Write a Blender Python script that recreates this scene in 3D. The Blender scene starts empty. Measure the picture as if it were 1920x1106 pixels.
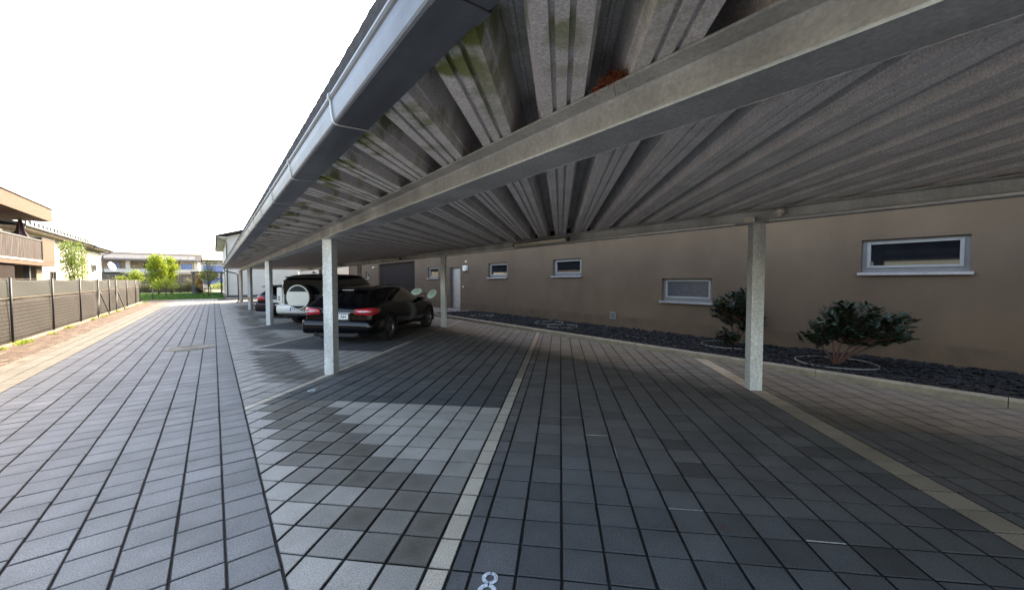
import bpy, bmesh, math, random
from mathutils import Vector, Matrix
S = bpy.context.scene
C = S.collection
R = math.radians
S2 = math.sqrt(2)
# ---------------------------------------------------------------- camera
cd = bpy.data.cameras.new('camera'); cam = bpy.data.objects.new('camera', cd); C.objects.link(cam)
cam.location = (0, 0, 1.6)
cam.rotation_euler = (R(90 - 2.1476), 0, R(-37.8555))
cd.sensor_width = 36; cd.lens = 13.5; cd.clip_start = 0.05; cd.clip_end = 2000
S.camera = cam
# ---------------------------------------------------------------- light
SUN_AZ = 52.0      # degrees clockwise from +Y
SUN_EL = 36.0
w = bpy.data.worlds.new('World'); S.world = w; w.use_nodes = True
nt = w.node_tree; bg = nt.nodes['Background']
sky = nt.nodes.new('ShaderNodeTexSky'); sky.sky_type = 'NISHITA'; sky.sun_disc = False
sky.sun_elevation = R(SUN_EL); sky.sun_rotation = R(SUN_AZ)
sky.air_density = 1.0; sky.dust_density = 4.0; sky.ozone_density = 0.6; sky.altitude = 300
nt.links.new(sky.outputs[0], bg.inputs[0]); bg.inputs[1].default_value = 0.15
ld = bpy.data.lights.new('sun', 'SUN'); ld.energy = 2.0; ld.angle = R(0.5); ld.color = (1.0, 0.93, 0.82)
sun = bpy.data.objects.new('sun', ld); C.objects.link(sun)
az, el = R(SUN_AZ), R(SUN_EL)
sd = Vector((math.sin(az)*math.cos(el), math.cos(az)*math.cos(el), math.sin(el)))
sun.rotation_euler = sd.to_track_quat('Z', 'Y').to_euler()
sun.location = (0, 0, 40)
S.view_settings.view_transform = 'Standard'; S.view_settings.look = 'None'
S.view_settings.gamma = 1; S.view_settings.exposure = 2.95
S.view_settings.use_white_balance = True; S.view_settings.white_balance_temperature = 7700; S.view_settings.white_balance_tint = 10
S.cycles.max_bounces = 10; S.cycles.diffuse_bounces = 2

# ---------------------------------------------------------------- helpers
class MB:
    def __init__(s): s.v = []; s.f = []; s.m = []; s.c = []
    def add(s, vs, fs, m=0, M=None, col=None):
        b = len(s.v)
        s.v += [tuple(M @ Vector(p)) if M is not None else tuple(p) for p in vs]
        for f in fs: s.f.append([b+i for i in f]); s.m.append(m); s.c.append(col)
    def box(s, x0, x1, y0, y1, z0, z1, m=0, M=None):
        s.add([(x0,y0,z0),(x1,y0,z0),(x1,y1,z0),(x0,y1,z0),(x0,y0,z1),(x1,y0,z1),(x1,y1,z1),(x0,y1,z1)],
              [(0,3,2,1),(4,5,6,7),(0,1,5,4),(1,2,6,5),(2,3,7,6),(3,0,4,7)], m, M)
    def prism(s, pts, a, b, axis='y', m=0, M=None):
        def P(p, t):
            return {'x': (t, p[0], p[1]), 'y': (p[0], t, p[1]), 'z': (p[0], p[1], t)}[axis]
        n = len(pts)
        s.add([P(p, a) for p in pts] + [P(p, b) for p in pts],
              [tuple(range(n))[::-1], tuple(range(n, 2*n))] + [(i, (i+1) % n, n+(i+1) % n, n+i) for i in range(n)], m, M)
    def tube(s, pts, r, n=8, m=0, M=None, cap=True):
        pts = [Vector(p) for p in pts]; rr = r if isinstance(r, (list, tuple)) else [r]*len(pts)
        vs = []; fs = []; prev = None
        for i, p in enumerate(pts):
            t = (pts[min(i+1, len(pts)-1)] - pts[max(i-1, 0)]).normalized()
            if prev is None:
                a = t.orthogonal().normalized()
            else:
                a = (prev - t*prev.dot(t)).normalized()
            prev = a; b = t.cross(a)
            for k in range(n):
                q = 2*math.pi*k/n
                vs.append(p + (a*math.cos(q) + b*math.sin(q))*rr[i])
        for i in range(len(pts)-1):
            for k in range(n):
                fs.append((i*n+k, i*n+(k+1) % n, (i+1)*n+(k+1) % n, (i+1)*n+k))
        if cap: fs += [tuple(range(n))[::-1], tuple(range((len(pts)-1)*n, len(pts)*n))]
        s.add(vs, fs, m, M)
    def lathe(s, prof, n=24, m=0, M=None):      # profile (r, z) closed ring round z
        vs = []; fs = []; k = len(prof)
        for i in range(n):
            q = 2*math.pi*i/n
            for r, z in prof: vs.append((r*math.cos(q), r*math.sin(q), z))
        for i in range(n):
            j = (i+1) % n
            for a in range(k-1): fs.append((i*k+a, j*k+a, j*k+a+1, i*k+a+1))
        s.add(vs, fs, m, M)
    def build(s, name, mats, parent=None, smooth=False, bevel=0, col=False):
        me = bpy.data.meshes.new(name); me.from_pydata(s.v, [], s.f)
        if not isinstance(mats, (list, tuple)): mats = [mats]
        for x in mats: me.materials.append(x)
        me.polygons.foreach_set('material_index', s.m)
        if smooth: me.polygons.foreach_set('use_smooth', [True]*len(s.f))
        if col:
            at = me.color_attributes.new('Col', 'FLOAT_COLOR', 'CORNER'); d = []
            for f, c in zip(s.f, s.c):
                if isinstance(c, list):
                    for q in c: d += [*q, 1]
                else: d += list((*c, 1))*len(f)
            at.data.foreach_set('color', d)
        me.update()
        o = bpy.data.objects.new(name, me); C.objects.link(o)
        if parent is not None: o.parent = parent
        if bevel:
            b = o.modifiers.new('b', 'BEVEL'); b.width = bevel; b.segments = 2; b.limit_method = 'ANGLE'
        return o
def T(x=0, y=0, z=0, rz=0, rx=0, ry=0, s=1):
    return Matrix.Translation((x, y, z)) @ Matrix.Rotation(rz, 4, 'Z') @ Matrix.Rotation(ry, 4, 'Y') @ Matrix.Rotation(rx, 4, 'X') @ Matrix.Scale(s, 4)
def tag(o, label=None, cat=None, group=None, kind=None):
    if label: o['label'] = label
    if cat: o['category'] = cat
    if group: o['group'] = group
    if kind: o['kind'] = kind
    return o
def empty(name, label, cat, loc=(0, 0, 0), rz=0, group=None):
    o = bpy.data.objects.new(name, None); C.objects.link(o); o.location = loc; o.rotation_euler = (0, 0, rz)
    o.empty_display_size = .2
    return tag(o, label, cat, group)
def uv(u, v, z=0): return ((u-v)/S2, (u+v)/S2, z)

# ---------------------------------------------------------------- materials
def mat(name, c1, c2=None, rough=.6, scale=5, metal=0, bump=0, bscale=None, detail=6, vcol=False, fine=None, spec=.5,
        stretch=None, coat=0, trans=0, contrast=(.35, .65), subsurf=0):
    m = bpy.data.materials.new(name); m.use_nodes = True; n = m.node_tree; L = n.links
    b = n.nodes['Principled BSDF']; b.inputs['Roughness'].default_value = rough; b.inputs['Metallic'].default_value = metal
    b.inputs['Specular IOR Level'].default_value = spec
    if coat: b.inputs['Coat Weight'].default_value = coat; b.inputs['Coat Roughness'].default_value = .04
    if trans: b.inputs['Transmission Weight'].default_value = trans
    tc = n.nodes.new('ShaderNodeTexCoord'); src = tc.outputs['Object']
    if stretch:
        mp = n.nodes.new('ShaderNodeMapping'); mp.inputs['Scale'].default_value = stretch; L.new(src, mp.inputs[0]); src = mp.outputs[0]
    c2 = c2 or tuple(x*.8 for x in c1)
    nz = n.nodes.new('ShaderNodeTexNoise'); nz.inputs['Scale'].default_value = scale; nz.inputs['Detail'].default_value = detail
    nz.inputs['Roughness'].default_value = .65; L.new(src, nz.inputs['Vector'])
    rp = n.nodes.new('ShaderNodeValToRGB'); rp.color_ramp.elements[0].position = contrast[0]; rp.color_ramp.elements[1].position = contrast[1]
    rp.color_ramp.elements[0].color = (*c1, 1); rp.color_ramp.elements[1].color = (*c2, 1); L.new(nz.outputs[0], rp.inputs[0])
    out = rp.outputs[0]
    if fine:       # fine = (scale, low, high): multiply by fine speckle
        f = n.nodes.new('ShaderNodeTexNoise'); f.inputs['Scale'].default_value = fine[0]; f.inputs['Detail'].default_value = 3; L.new(tc.outputs['Object'], f.inputs['Vector'])
        mr = n.nodes.new('ShaderNodeMapRange'); mr.inputs[1].default_value = .3; mr.inputs[2].default_value = .7
        mr.inputs[3].default_value = fine[1]; mr.inputs[4].default_value = fine[2]; L.new(f.outputs[0], mr.inputs[0])
        mx = n.nodes.new('ShaderNodeMix'); mx.data_type = 'RGBA'; mx.blend_type = 'MULTIPLY'; mx.inputs[0].default_value = 1
        L.new(out, mx.inputs[6]); L.new(mr.outputs[0], mx.inputs[7]); out = mx.outputs[2]
    if vcol:
        at = n.nodes.new('ShaderNodeAttribute'); at.attribute_name = 'Col'
        mx = n.nodes.new('ShaderNodeMix'); mx.data_type = 'RGBA'; mx.blend_type = 'MULTIPLY'; mx.inputs[0].default_value = 1
        L.new(out, mx.inputs[6]); L.new(at.outputs[0], mx.inputs[7]); out = mx.outputs[2]
    L.new(out, b.inputs['Base Color'])
    if bump:
        bn = n.nodes.new('ShaderNodeTexNoise'); bn.inputs['Scale'].default_value = bscale or scale*4; bn.inputs['Detail'].default_value = 5
        L.new(src, bn.inputs['Vector'])
        bp = n.nodes.new('ShaderNodeBump'); bp.inputs['Strength'].default_value = 1; bp.inputs['Distance'].default_value = bump
        L.new(bn.outputs[0], bp.inputs['Height']); L.new(bp.outputs[0], b.inputs['Normal'])
    m['out'] = 0
    return m
def streaks(m, lo=.78, hi=1.08, sc=(1, 1, .10), scale=2.6):
    n = m.node_tree; L = n.links; b = n.nodes['Principled BSDF']; src = b.inputs['Base Color'].links[0].from_socket
    tc = n.nodes.new('ShaderNodeTexCoord'); mp = n.nodes.new('ShaderNodeMapping'); mp.inputs['Scale'].default_value = sc; L.new(tc.outputs['Object'], mp.inputs[0])
    nz = n.nodes.new('ShaderNodeTexNoise'); nz.inputs['Scale'].default_value = scale; nz.inputs['Detail'].default_value = 7; L.new(mp.outputs[0], nz.inputs['Vector'])
    mr = n.nodes.new('ShaderNodeMapRange'); mr.inputs[1].default_value = .35; mr.inputs[2].default_value = .65; mr.inputs[3].default_value = lo; mr.inputs[4].default_value = hi; L.new(nz.outputs[0], mr.inputs[0])
    mx = n.nodes.new('ShaderNodeMix'); mx.data_type = 'RGBA'; mx.blend_type = 'MULTIPLY'; mx.inputs[0].default_value = 1
    L.new(src, mx.inputs[6]); L.new(mr.outputs[0], mx.inputs[7]); L.new(mx.outputs[2], b.inputs['Base Color'])
def leafmat(name, c1, c2, rough=.5, trans=.35):
    m = bpy.data.materials.new(name); m.use_nodes = True; n = m.node_tree; L = n.links
    b = n.nodes['Principled BSDF']; b.inputs['Roughness'].default_value = rough
    tc = n.nodes.new('ShaderNodeTexCoord'); nz = n.nodes.new('ShaderNodeTexNoise'); nz.inputs['Scale'].default_value = 6
    L.new(tc.outputs['Object'], nz.inputs['Vector'])
    rp = n.nodes.new('ShaderNodeValToRGB'); rp.color_ramp.elements[0].position = .38; rp.color_ramp.elements[1].position = .62
    rp.color_ramp.elements[0].color = (*c1, 1); rp.color_ramp.elements[1].color = (*c2, 1); L.new(nz.outputs[0], rp.inputs[0])
    L.new(rp.outputs[0], b.inputs['Base Color'])
    t = n.nodes.new('ShaderNodeBsdfTranslucent'); L.new(rp.outputs[0], t.inputs[0])
    ms = n.nodes.new('ShaderNodeMixShader'); ms.inputs[0].default_value = trans
    L.new(b.outputs[0], ms.inputs[1]); L.new(t.outputs[0], ms.inputs[2]); L.new(ms.outputs[0], n.nodes['Material Output'].inputs[0])
    return m
def galv(name, c1=(.42, .43, .42), c2=(.25, .26, .265), rough=.42, metal=.55, scale=28, streak=True):
    m = bpy.data.materials.new(name); m.use_nodes = True; n = m.node_tree; L = n.links
    b = n.nodes['Principled BSDF']; b.inputs['Roughness'].default_value = rough; b.inputs['Metallic'].default_value = metal
    tc = n.nodes.new('ShaderNodeTexCoord')
    vo = n.nodes.new('ShaderNodeTexVoronoi'); vo.inputs['Scale'].default_value = scale; L.new(tc.outputs['Object'], vo.inputs['Vector'])
    nz = n.nodes.new('ShaderNodeTexNoise'); nz.inputs['Scale'].default_value = scale*.7; nz.inputs['Detail'].default_value = 6; L.new(tc.outputs['Object'], nz.inputs['Vector'])
    ad = n.nodes.new('ShaderNodeMix'); ad.data_type = 'RGBA'; ad.inputs[0].default_value = .8
    L.new(vo.outputs['Color'], ad.inputs[6]); L.new(nz.outputs['Color'], ad.inputs[7])
    bw = n.nodes.new('ShaderNodeRGBToBW'); L.new(ad.outputs[2], bw.inputs[0])
    rp = n.nodes.new('ShaderNodeValToRGB'); rp.color_ramp.elements[0].position = .34; rp.color_ramp.elements[1].position = .66
    rp.color_ramp.elements[0].color = (*c2, 1); rp.color_ramp.elements[1].color = (*c1, 1); L.new(bw.outputs[0], rp.inputs[0])
    big = n.nodes.new('ShaderNodeTexNoise'); big.inputs['Scale'].default_value = 2.2; big.inputs['Detail'].default_value = 5
    mp = n.nodes.new('ShaderNodeMapping'); mp.inputs['Scale'].default_value = (1, 1, .35); L.new(tc.outputs['Object'], mp.inputs[0]); L.new(mp.outputs[0], big.inputs['Vector'])
    mr = n.nodes.new('ShaderNodeMapRange'); mr.inputs[1].default_value = .3; mr.inputs[2].default_value = .7; mr.inputs[3].default_value = .62; mr.inputs[4].default_value = 1.15
    L.new(big.outputs[0], mr.inputs[0])
    mx = n.nodes.new('ShaderNodeMix'); mx.data_type = 'RGBA'; mx.blend_type = 'MULTIPLY'; mx.inputs[0].default_value = 1
    L.new(rp.outputs[0], mx.inputs[6]); L.new(mr.outputs[0], mx.inputs[7]); L.new(mx.outputs[2], b.inputs['Base Color'])
    bp = n.nodes.new('ShaderNodeBump'); bp.inputs['Strength'].default_value = .6; bp.inputs['Distance'].default_value = .002
    L.new(nz.outputs[0], bp.inputs['Height']); L.new(bp.outputs[0], b.inputs['Normal'])
    return m
M = {}
M['paver'] = mat('paver_stone', (1.04, 1.04, 1.04), (.76, .76, .75), rough=.75, scale=2.1, contrast=(.32, .68), vcol=True, fine=(130, .62, 1.36), bump=.0016, bscale=170, spec=.35)
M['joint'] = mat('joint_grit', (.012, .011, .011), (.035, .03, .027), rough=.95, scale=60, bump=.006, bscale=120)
M['galv'] = galv('galvanised_steel', (.62, .63, .62), (.44, .45, .45), metal=.45, rough=.5, scale=70)
M['galv_post'] = galv('galvanised_post', (.78, .77, .73), (.44, .45, .45), rough=.5, metal=.15, scale=42)
M['zinc'] = mat('gutter_zinc', (.165, .18, .205), (.115, .125, .145), rough=.45, scale=3, metal=.35, bump=.0006, bscale=30)
M['fleece'] = None
M['render'] = mat('taupe_render', (.132, .090, .060), (.108, .073, .049), rough=.9, scale=.7, bump=.002, bscale=170, spec=.15, fine=(120, .88, 1.1))
M['render_dark'] = mat('taupe_plinth', (.122, .082, .055), (.100, .067, .045), rough=.92, scale=2, bump=.002, bscale=150, spec=.15, fine=(120, .86, 1.1))
M['niche'] = mat('brown_panel', (.026, .019, .017), (.02, .015, .013), rough=.85, scale=3, spec=.1)
M['pvc'] = mat('window_frame_white', (.15, .145, .14), (.13, .125, .122), rough=.35, scale=8)
M['sash'] = mat('window_sash', (.25, .245, .235), (.22, .215, .205), rough=.4, scale=9)
M['glass'] = mat('dark_window_glass', (.006, .007, .009), (.010, .011, .014), rough=.04, scale=3, spec=.8)
M['curtain'] = mat('net_curtain_glass', (.075, .076, .082), (.034, .035, .04), rough=.2, scale=9, stretch=(1, 2.2, 6))
M['alu'] = mat('aluminium', (.36, .36, .38), (.28, .285, .30), rough=.38, scale=6, metal=.6)
M['concrete'] = mat('kerb_concrete', (.30, .25, .185), (.17, .145, .11), rough=.85, scale=6, bump=.004, bscale=60, fine=(90, .8, 1.15), contrast=(.3, .7))
M['slate'] = mat('black_gravel', (.007, .007, .0085), (.026, .025, .025), spec=.15, rough=.8, scale=9, bump=.004, bscale=40)
M['soil'] = mat('dark_soil', (.010, .010, .012), (.02, .019, .02), rough=.95, scale=20, bump=.01, bscale=60)
M['ringm'] = mat('pale_edging_ring', (.19, .18, .155), (.11, .105, .092), rough=.6, scale=20)
M['white'] = mat('white_plastic', (.40, .39, .365), (.70, .70, .66), rough=.4, scale=10)
M['cream'] = mat('cream_plastic', (.72, .66, .54), (.62, .57, .46), rough=.45, scale=10)
M['black'] = mat('black_metal', (.018, .018, .020), (.030, .029, .031), rough=.5, scale=10)
M['darkgrey'] = mat('dark_grey_metal', (.05, .052, .058), (.075, .077, .083), rough=.45, scale=8)
M['rubber'] = mat('tyre_rubber', (.016, .016, .017), (.024, .024, .025), rough=.8, scale=20)
M['bpaint'] = mat('black_car_paint', (.0015, .0017, .0026), (.002, .0022, .0032), rough=.12, scale=2, spec=.35)
M['gpaint'] = mat('anthracite_car_paint', (.006, .006, .009), (.008, .008, .011), rough=.15, scale=2, spec=.5)
M['wpaint'] = mat('white_car_paint', (.72, .69, .62), (.68, .65, .58), rough=.3, scale=2, coat=.8)
M['cglass'] = mat('car_glass', (.003, .003, .004), (.004, .004, .005), rough=.04, scale=2, spec=.4)
M['plast'] = mat('car_black_plastic', (.012, .012, .013), (.018, .018, .019), rough=.6, scale=20)
M['red'] = mat('tail_light_red', (.42, .010, .018), (.60, .035, .045), rough=.12, scale=14, coat=1)
M['clearlamp'] = mat('lamp_clear', (.75, .72, .70), (.55, .5, .5), rough=.12, scale=20, coat=1)
M['chrome'] = mat('chrome', (.75, .75, .76), (.6, .6, .62), rough=.15, scale=10, metal=1)
M['rimm'] = mat('alloy_rim', (.22, .22, .23), (.14, .14, .15), rough=.35, scale=10, metal=.8)
M['plate'] = mat('number_plate', (.82, .82, .80), (.76, .76, .75), rough=.35, scale=10)
M['blue'] = mat('plate_blue', (.03, .07, .35), (.03, .06, .3), rough=.4)
M['ink'] = mat('plate_black', (.02, .02, .02), (.03, .03, .03), rough=.5)
M['grass'] = leafmat('grass_blades', (.03, .10, .009), (.06, .16, .018), .6, .4)
M['lawnsoil'] = mat('lawn_base', (.022, .055, .008), (.04, .08, .012), rough=.9, scale=3, bump=.02, bscale=60)
M['earth'] = mat('ground_earth', (.16, .15, .13), (.11, .11, .10), rough=.9, scale=1.2, bump=.01, bscale=20)
M['leaf_dark'] = leafmat('laurel_leaf', (.004, .011, .005), (.012, .028, .010), .5, .1)
M['leaf_pale'] = leafmat('laurel_leaf_pale', (.06, .11, .04), (.09, .14, .06), .5, .3)
M['leaf_lime'] = leafmat('lime_leaf', (.17, .25, .012), (.30, .36, .025), .5, .55)
M['leaf_young'] = leafmat('young_green_leaf', (.10, .17, .025), (.18, .25, .045), .5, .5)
M['leaf_orange'] = leafmat('orange_leaf', (.25, .14, .02), (.33, .22, .03), .5, .5)
M['leaf_grey'] = leafmat('hedge_leaf', (.10, .12, .05), (.20, .19, .10), .6, .3)
M['bark'] = mat('bark', (.09, .065, .045), (.05, .036, .026), rough=.9, scale=14, bump=.01, bscale=40)
M['twig'] = mat('red_twig', (.10, .035, .022), (.06, .025, .018), rough=.8, scale=14)
M['nest'] = mat('nest_moss', (.36, .10, .04), (.16, .05, .022), rough=.95, scale=30)
M['ochre'] = mat('ochre_render', (.115, .073, .048), (.082, .051, .033), rough=.9, scale=7, bump=.004, bscale=80, contrast=(.3, .7))
M['wrender'] = mat('white_render', (.52, .50, .44), (.48, .46, .41), rough=.9, scale=2, bump=.002, bscale=80)
M['crender'] = mat('cream_render', (.24, .20, .15), (.21, .18, .135), rough=.9, scale=2, bump=.002, bscale=80)
M['yrender'] = mat('pale_yellow_render', (.20, .165, .12), (.18, .15, .105), rough=.9, scale=2)
M['rooft'] = mat('grey_roof_tiles', (.042, .040, .041), (.07, .066, .067), rough=.9, spec=.1, scale=9, stretch=(1, 1, 4))
M['solar'] = mat('solar_panel', (.085, .085, .088), (.11, .11, .11), rough=.7, scale=3, spec=.2)
M['woodg'] = mat('weathered_boards', (.10, .08, .07), (.055, .045, .04), rough=.8, scale=6, stretch=(9, 9, .6))
M['slatm'] = mat('balcony_slats', (.085, .06, .052), (.022, .02, .022), rough=.7, scale=5, stretch=(9, 9, .4))
M['brick'] = mat('red_brick', (.35, .12, .07), (.28, .09, .05), rough=.9, scale=8)
M['umb'] = mat('plum_umbrella_cloth', (.055, .032, .042), (.08, .045, .055), rough=.85, scale=9)
M['mint'] = mat('mint_shell', (.40, .46, .30), (.35, .41, .27), rough=.35, scale=5)
M['paintw'] = mat('road_paint', (.62, .66, .70), (.30, .32, .34), rough=.7, scale=55, contrast=(.42, .66), fine=(150, .85, 1.1))
M['cast'] = mat('cast_iron', (.085, .08, .078), (.05, .048, .046), rough=.5, scale=30, metal=.5, bump=.003, bscale=80)
M['mirror'] = M['chrome']

streaks(M['render'], .93, 1.04, (1, 1, .35), 1.5); streaks(M['render_dark'], .88, 1.05, (1, 1, .5), 4)
streaks(M['zinc'], .72, 1.15, (3, .35, 3), 2.4)
# fleece underside of the trapezoidal sheet, with moss near the gutter
def fleece():
    m = mat('grey_fleece', (.86, .81, .785), (.70, .655, .635), rough=.95, scale=3, fine=(85, .74, 1.16), bump=.0015, bscale=160, spec=.1)
    n = m.node_tree; L = n.links; b = n.nodes['Principled BSDF']
    src = b.inputs['Base Color'].links[0].from_socket
    tc = n.nodes.new('ShaderNodeTexCoord'); sp = n.nodes.new('ShaderNodeSeparateXYZ'); L.new(tc.outputs['Object'], sp.inputs[0])
    a = n.nodes.new('ShaderNodeMapRange'); a.inputs[1].default_value = .72; a.inputs[2].default_value = 1.5; a.inputs[3].default_value = 1; a.inputs[4].default_value = 0
    L.new(sp.outputs[0], a.inputs[0])
    nz = n.nodes.new('ShaderNodeTexNoise'); nz.inputs['Scale'].default_value = 3.2; nz.inputs['Detail'].default_value = 6; L.new(tc.outputs['Object'], nz.inputs['Vector'])
    r2 = n.nodes.new('ShaderNodeMapRange'); r2.inputs[1].default_value = .50; r2.inputs[2].default_value = .60; L.new(nz.outputs[0], r2.inputs[0])
    mu = n.nodes.new('ShaderNodeMath'); mu.operation = 'MULTIPLY'; L.new(a.outputs[0], mu.inputs[0]); L.new(r2.outputs[0], mu.inputs[1])
    mx = n.nodes.new('ShaderNodeMix'); mx.data_type = 'RGBA'; mx.inputs[7].default_value = (.20, .22, .04, 1)
    L.new(mu.outputs[0], mx.inputs[0]); L.new(src, mx.inputs[6])
    # dark mould speckles
    sk = n.nodes.new('ShaderNodeTexNoise'); sk.inputs['Scale'].default_value = 34; sk.inputs['Detail'].default_value = 4; L.new(tc.outputs['Object'], sk.inputs['Vector'])
    r3 = n.nodes.new('ShaderNodeMapRange'); r3.inputs[1].default_value = .68; r3.inputs[2].default_value = .76; L.new(sk.outputs[0], r3.inputs[0])
    mx2 = n.nodes.new('ShaderNodeMix'); mx2.data_type = 'RGBA'; mx2.inputs[7].default_value = (.07, .065, .06, 1)
    m3 = n.nodes.new('ShaderNodeMath'); m3.operation = 'MULTIPLY'; m3.inputs[1].default_value = .5; L.new(r3.outputs[0], m3.inputs[0])
    L.new(m3.outputs[0], mx2.inputs[0]); L.new(mx.outputs[2], mx2.inputs[6])
    L.new(mx2.outputs[2], b.inputs['Base Color'])
    return m
M['fleece'] = fleece()

# ================================================================ SETTING
def sheet(name, pts, z, m):
    b = MB(); b.add([(x, y, z) for x, y in pts], [tuple(range(len(pts)))])
    o = b.build(name, m); o['kind'] = 'structure'; return o
sheet('ground', [(-600, -600), (600, -600), (600, 600), (-600, 600)], -.06, M['earth'])
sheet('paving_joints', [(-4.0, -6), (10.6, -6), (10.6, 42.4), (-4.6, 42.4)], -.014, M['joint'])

def clip(poly, a, b, c):      # keep a*x+b*y<=c
    out = []
    for i in range(len(poly)):
        p, q = poly[i], poly[(i+1) % len(poly)]
        dp, dq = a*p[0]+b*p[1]-c, a*q[0]+b*q[1]-c
        if dp <= 0: out.append(p)
        if (dp < 0 < dq) or (dq < 0 < dp):
            t = dp/(dp-dq); out.append((p[0]+(q[0]-p[0])*t, p[1]+(q[1]-p[1])*t))
    return out
def area(p): return .5*sum(p[i][0]*p[(i+1) % len(p)][1]-p[(i+1) % len(p)][0]*p[i][1] for i in range(len(p)))
def stone(mb, poly, col, rnd, bev=.0045, z=0, edge=None):
    poly = [p for i, p in enumerate(poly) if (p[0]-poly[i-1][0])**2+(p[1]-poly[i-1][1])**2 > 1e-6]
    if len(poly) < 3 or abs(area(poly)) < .0008: return
    if area(poly) < 0: poly = poly[::-1]
    cx = sum(p[0] for p in poly)/len(poly); cy = sum(p[1] for p in poly)/len(poly)
    zz = z+rnd.uniform(-.0015, .0015); tx = rnd.uniform(-.008, .008); ty = rnd.uniform(-.008, .008)
    n = len(poly); vs = []
    for x, y in poly: vs.append((x, y, -.03))
    for x, y in poly: vs.append((x, y, zz-.004+tx*(x-cx)+ty*(y-cy)))
    for x, y in poly:
        d = math.hypot(x-cx, y-cy) or 1; k = max(0, 1-bev*1.4/d)
        vs.append((cx+(x-cx)*k, cy+(y-cy)*k, zz+tx*(x-cx)+ty*(y-cy)))
    vs.append((cx, cy, zz))
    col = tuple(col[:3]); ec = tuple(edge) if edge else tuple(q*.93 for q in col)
    dirt = tuple(q*.16 for q in col); rim = tuple(q*.62 for q in col); efflo = rnd.randrange(n) if cx > 2.0 and rnd.random() < .11 else -1; lc = rnd.uniform(.14, .34)  # efflorescence whitens one edge of a few stones
    fs = []; cs = []
    base = len(mb.v); mb.v += vs
    for i in range(n):
        j = (i+1) % n
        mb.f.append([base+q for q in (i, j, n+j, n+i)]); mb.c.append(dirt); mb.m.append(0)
        mb.f.append([base+q for q in (n+i, n+j, 2*n+j, 2*n+i)]); mb.c.append(rim if i != efflo else (lc, lc*.98, lc*.92)); mb.m.append(0)
        mb.f.append([base+q for q in (2*n+i, 2*n+j, 3*n)]); mb.c.append([ec, ec, tuple(q*1.03 for q in col)]); mb.m.append(0)
rnd = random.Random(4)
# driveway stones: columns along Y
G = .245; XE = .266
mb = MB()
ix = 0; x1 = XE
while x1 > -2.95:
    x0 = x1-G
    y = -1.2 - rnd.uniform(0, .2) + .012*ix
    while y < 42.3:
        a, b2, c, d = .0066, .0066, .0048, .0048
        j = lambda: rnd.uniform(-.0016, .0016)
        p = [(x0+a+j(), y+c+j()), (x1-b2+j(), y+c+j()), (x1-b2+j(), y+G-d+j()), (x0+a+j(), y+G-d+j())]
        if y > 13: p = [(x0+.0085, y+c), (x1-.0085, y+c), (x1-.0085, y+G-d), (x0+.0085, y+G-d)]
        k = rnd.uniform(.90, 1.08)
        col = (.216*k, .208*k, .200*k)
        if x1 < -2.3: col = (.165*k, .145*k, .112*k)  # sunlit strip: the sun's warm tone is mixed into the stone colour
        if -1.45 < x1 < -.9 and y < 9: col = tuple(q*(.92) for q in col)
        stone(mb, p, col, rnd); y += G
    x1 -= G; ix += 1
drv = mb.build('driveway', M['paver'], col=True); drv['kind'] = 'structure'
# verge: small reddish brown stones
mb = MB(); x = -4.02
cols = 0
while x < -2.98:
    y = 1.5 + (cols % 2)*.06
    while y < 42.3:
        k = rnd.uniform(.75, 1.15); g = rnd.choice([(.145, .095, .064), (.12, .075, .05), (.18, .13, .088)])
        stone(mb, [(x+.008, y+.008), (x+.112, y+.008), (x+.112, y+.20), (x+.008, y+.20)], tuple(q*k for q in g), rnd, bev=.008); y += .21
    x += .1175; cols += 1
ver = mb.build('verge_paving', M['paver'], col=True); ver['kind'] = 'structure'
# parking bays: grid along u (45 degrees)
vlines = []       # (v0, v1, type)  along the period
P = 3.365
g0 = .2475
def strips():
    out = []
    bs = {-4: -13.0, -3: -9.65, -2: -6.32, -1: -2.74}
    for k in range(-3, 8):
        lw = .25 if k < 0 else .135; lwn = .25 if k < -1 else .135
        b = .73+k*3.25 if k >= 0 else bs[k]
        nxt = .73+(k+1)*3.25 if k >= -1 else bs[k+1]
        # light half stone just below b, dark stones from b up to nxt-.135, then that bay's u range
        u0 = 4.77 + k*3.38; u1 = 11.2 + k*3.38
        out.append((b-lw, b, 'L', k))
        v = b
        wdt = nxt-lwn-b; nfull = int(wdt/g0); rem = wdt-nfull*g0
        if k < 0: lst = [g0]*nfull + ([rem] if rem > .04 else [])
        else: lst = [g0]*nfull + ([rem] if rem > .04 else [])
        for q in lst: out.append((v, v+q, 'D', k)); v += q
    return out
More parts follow.
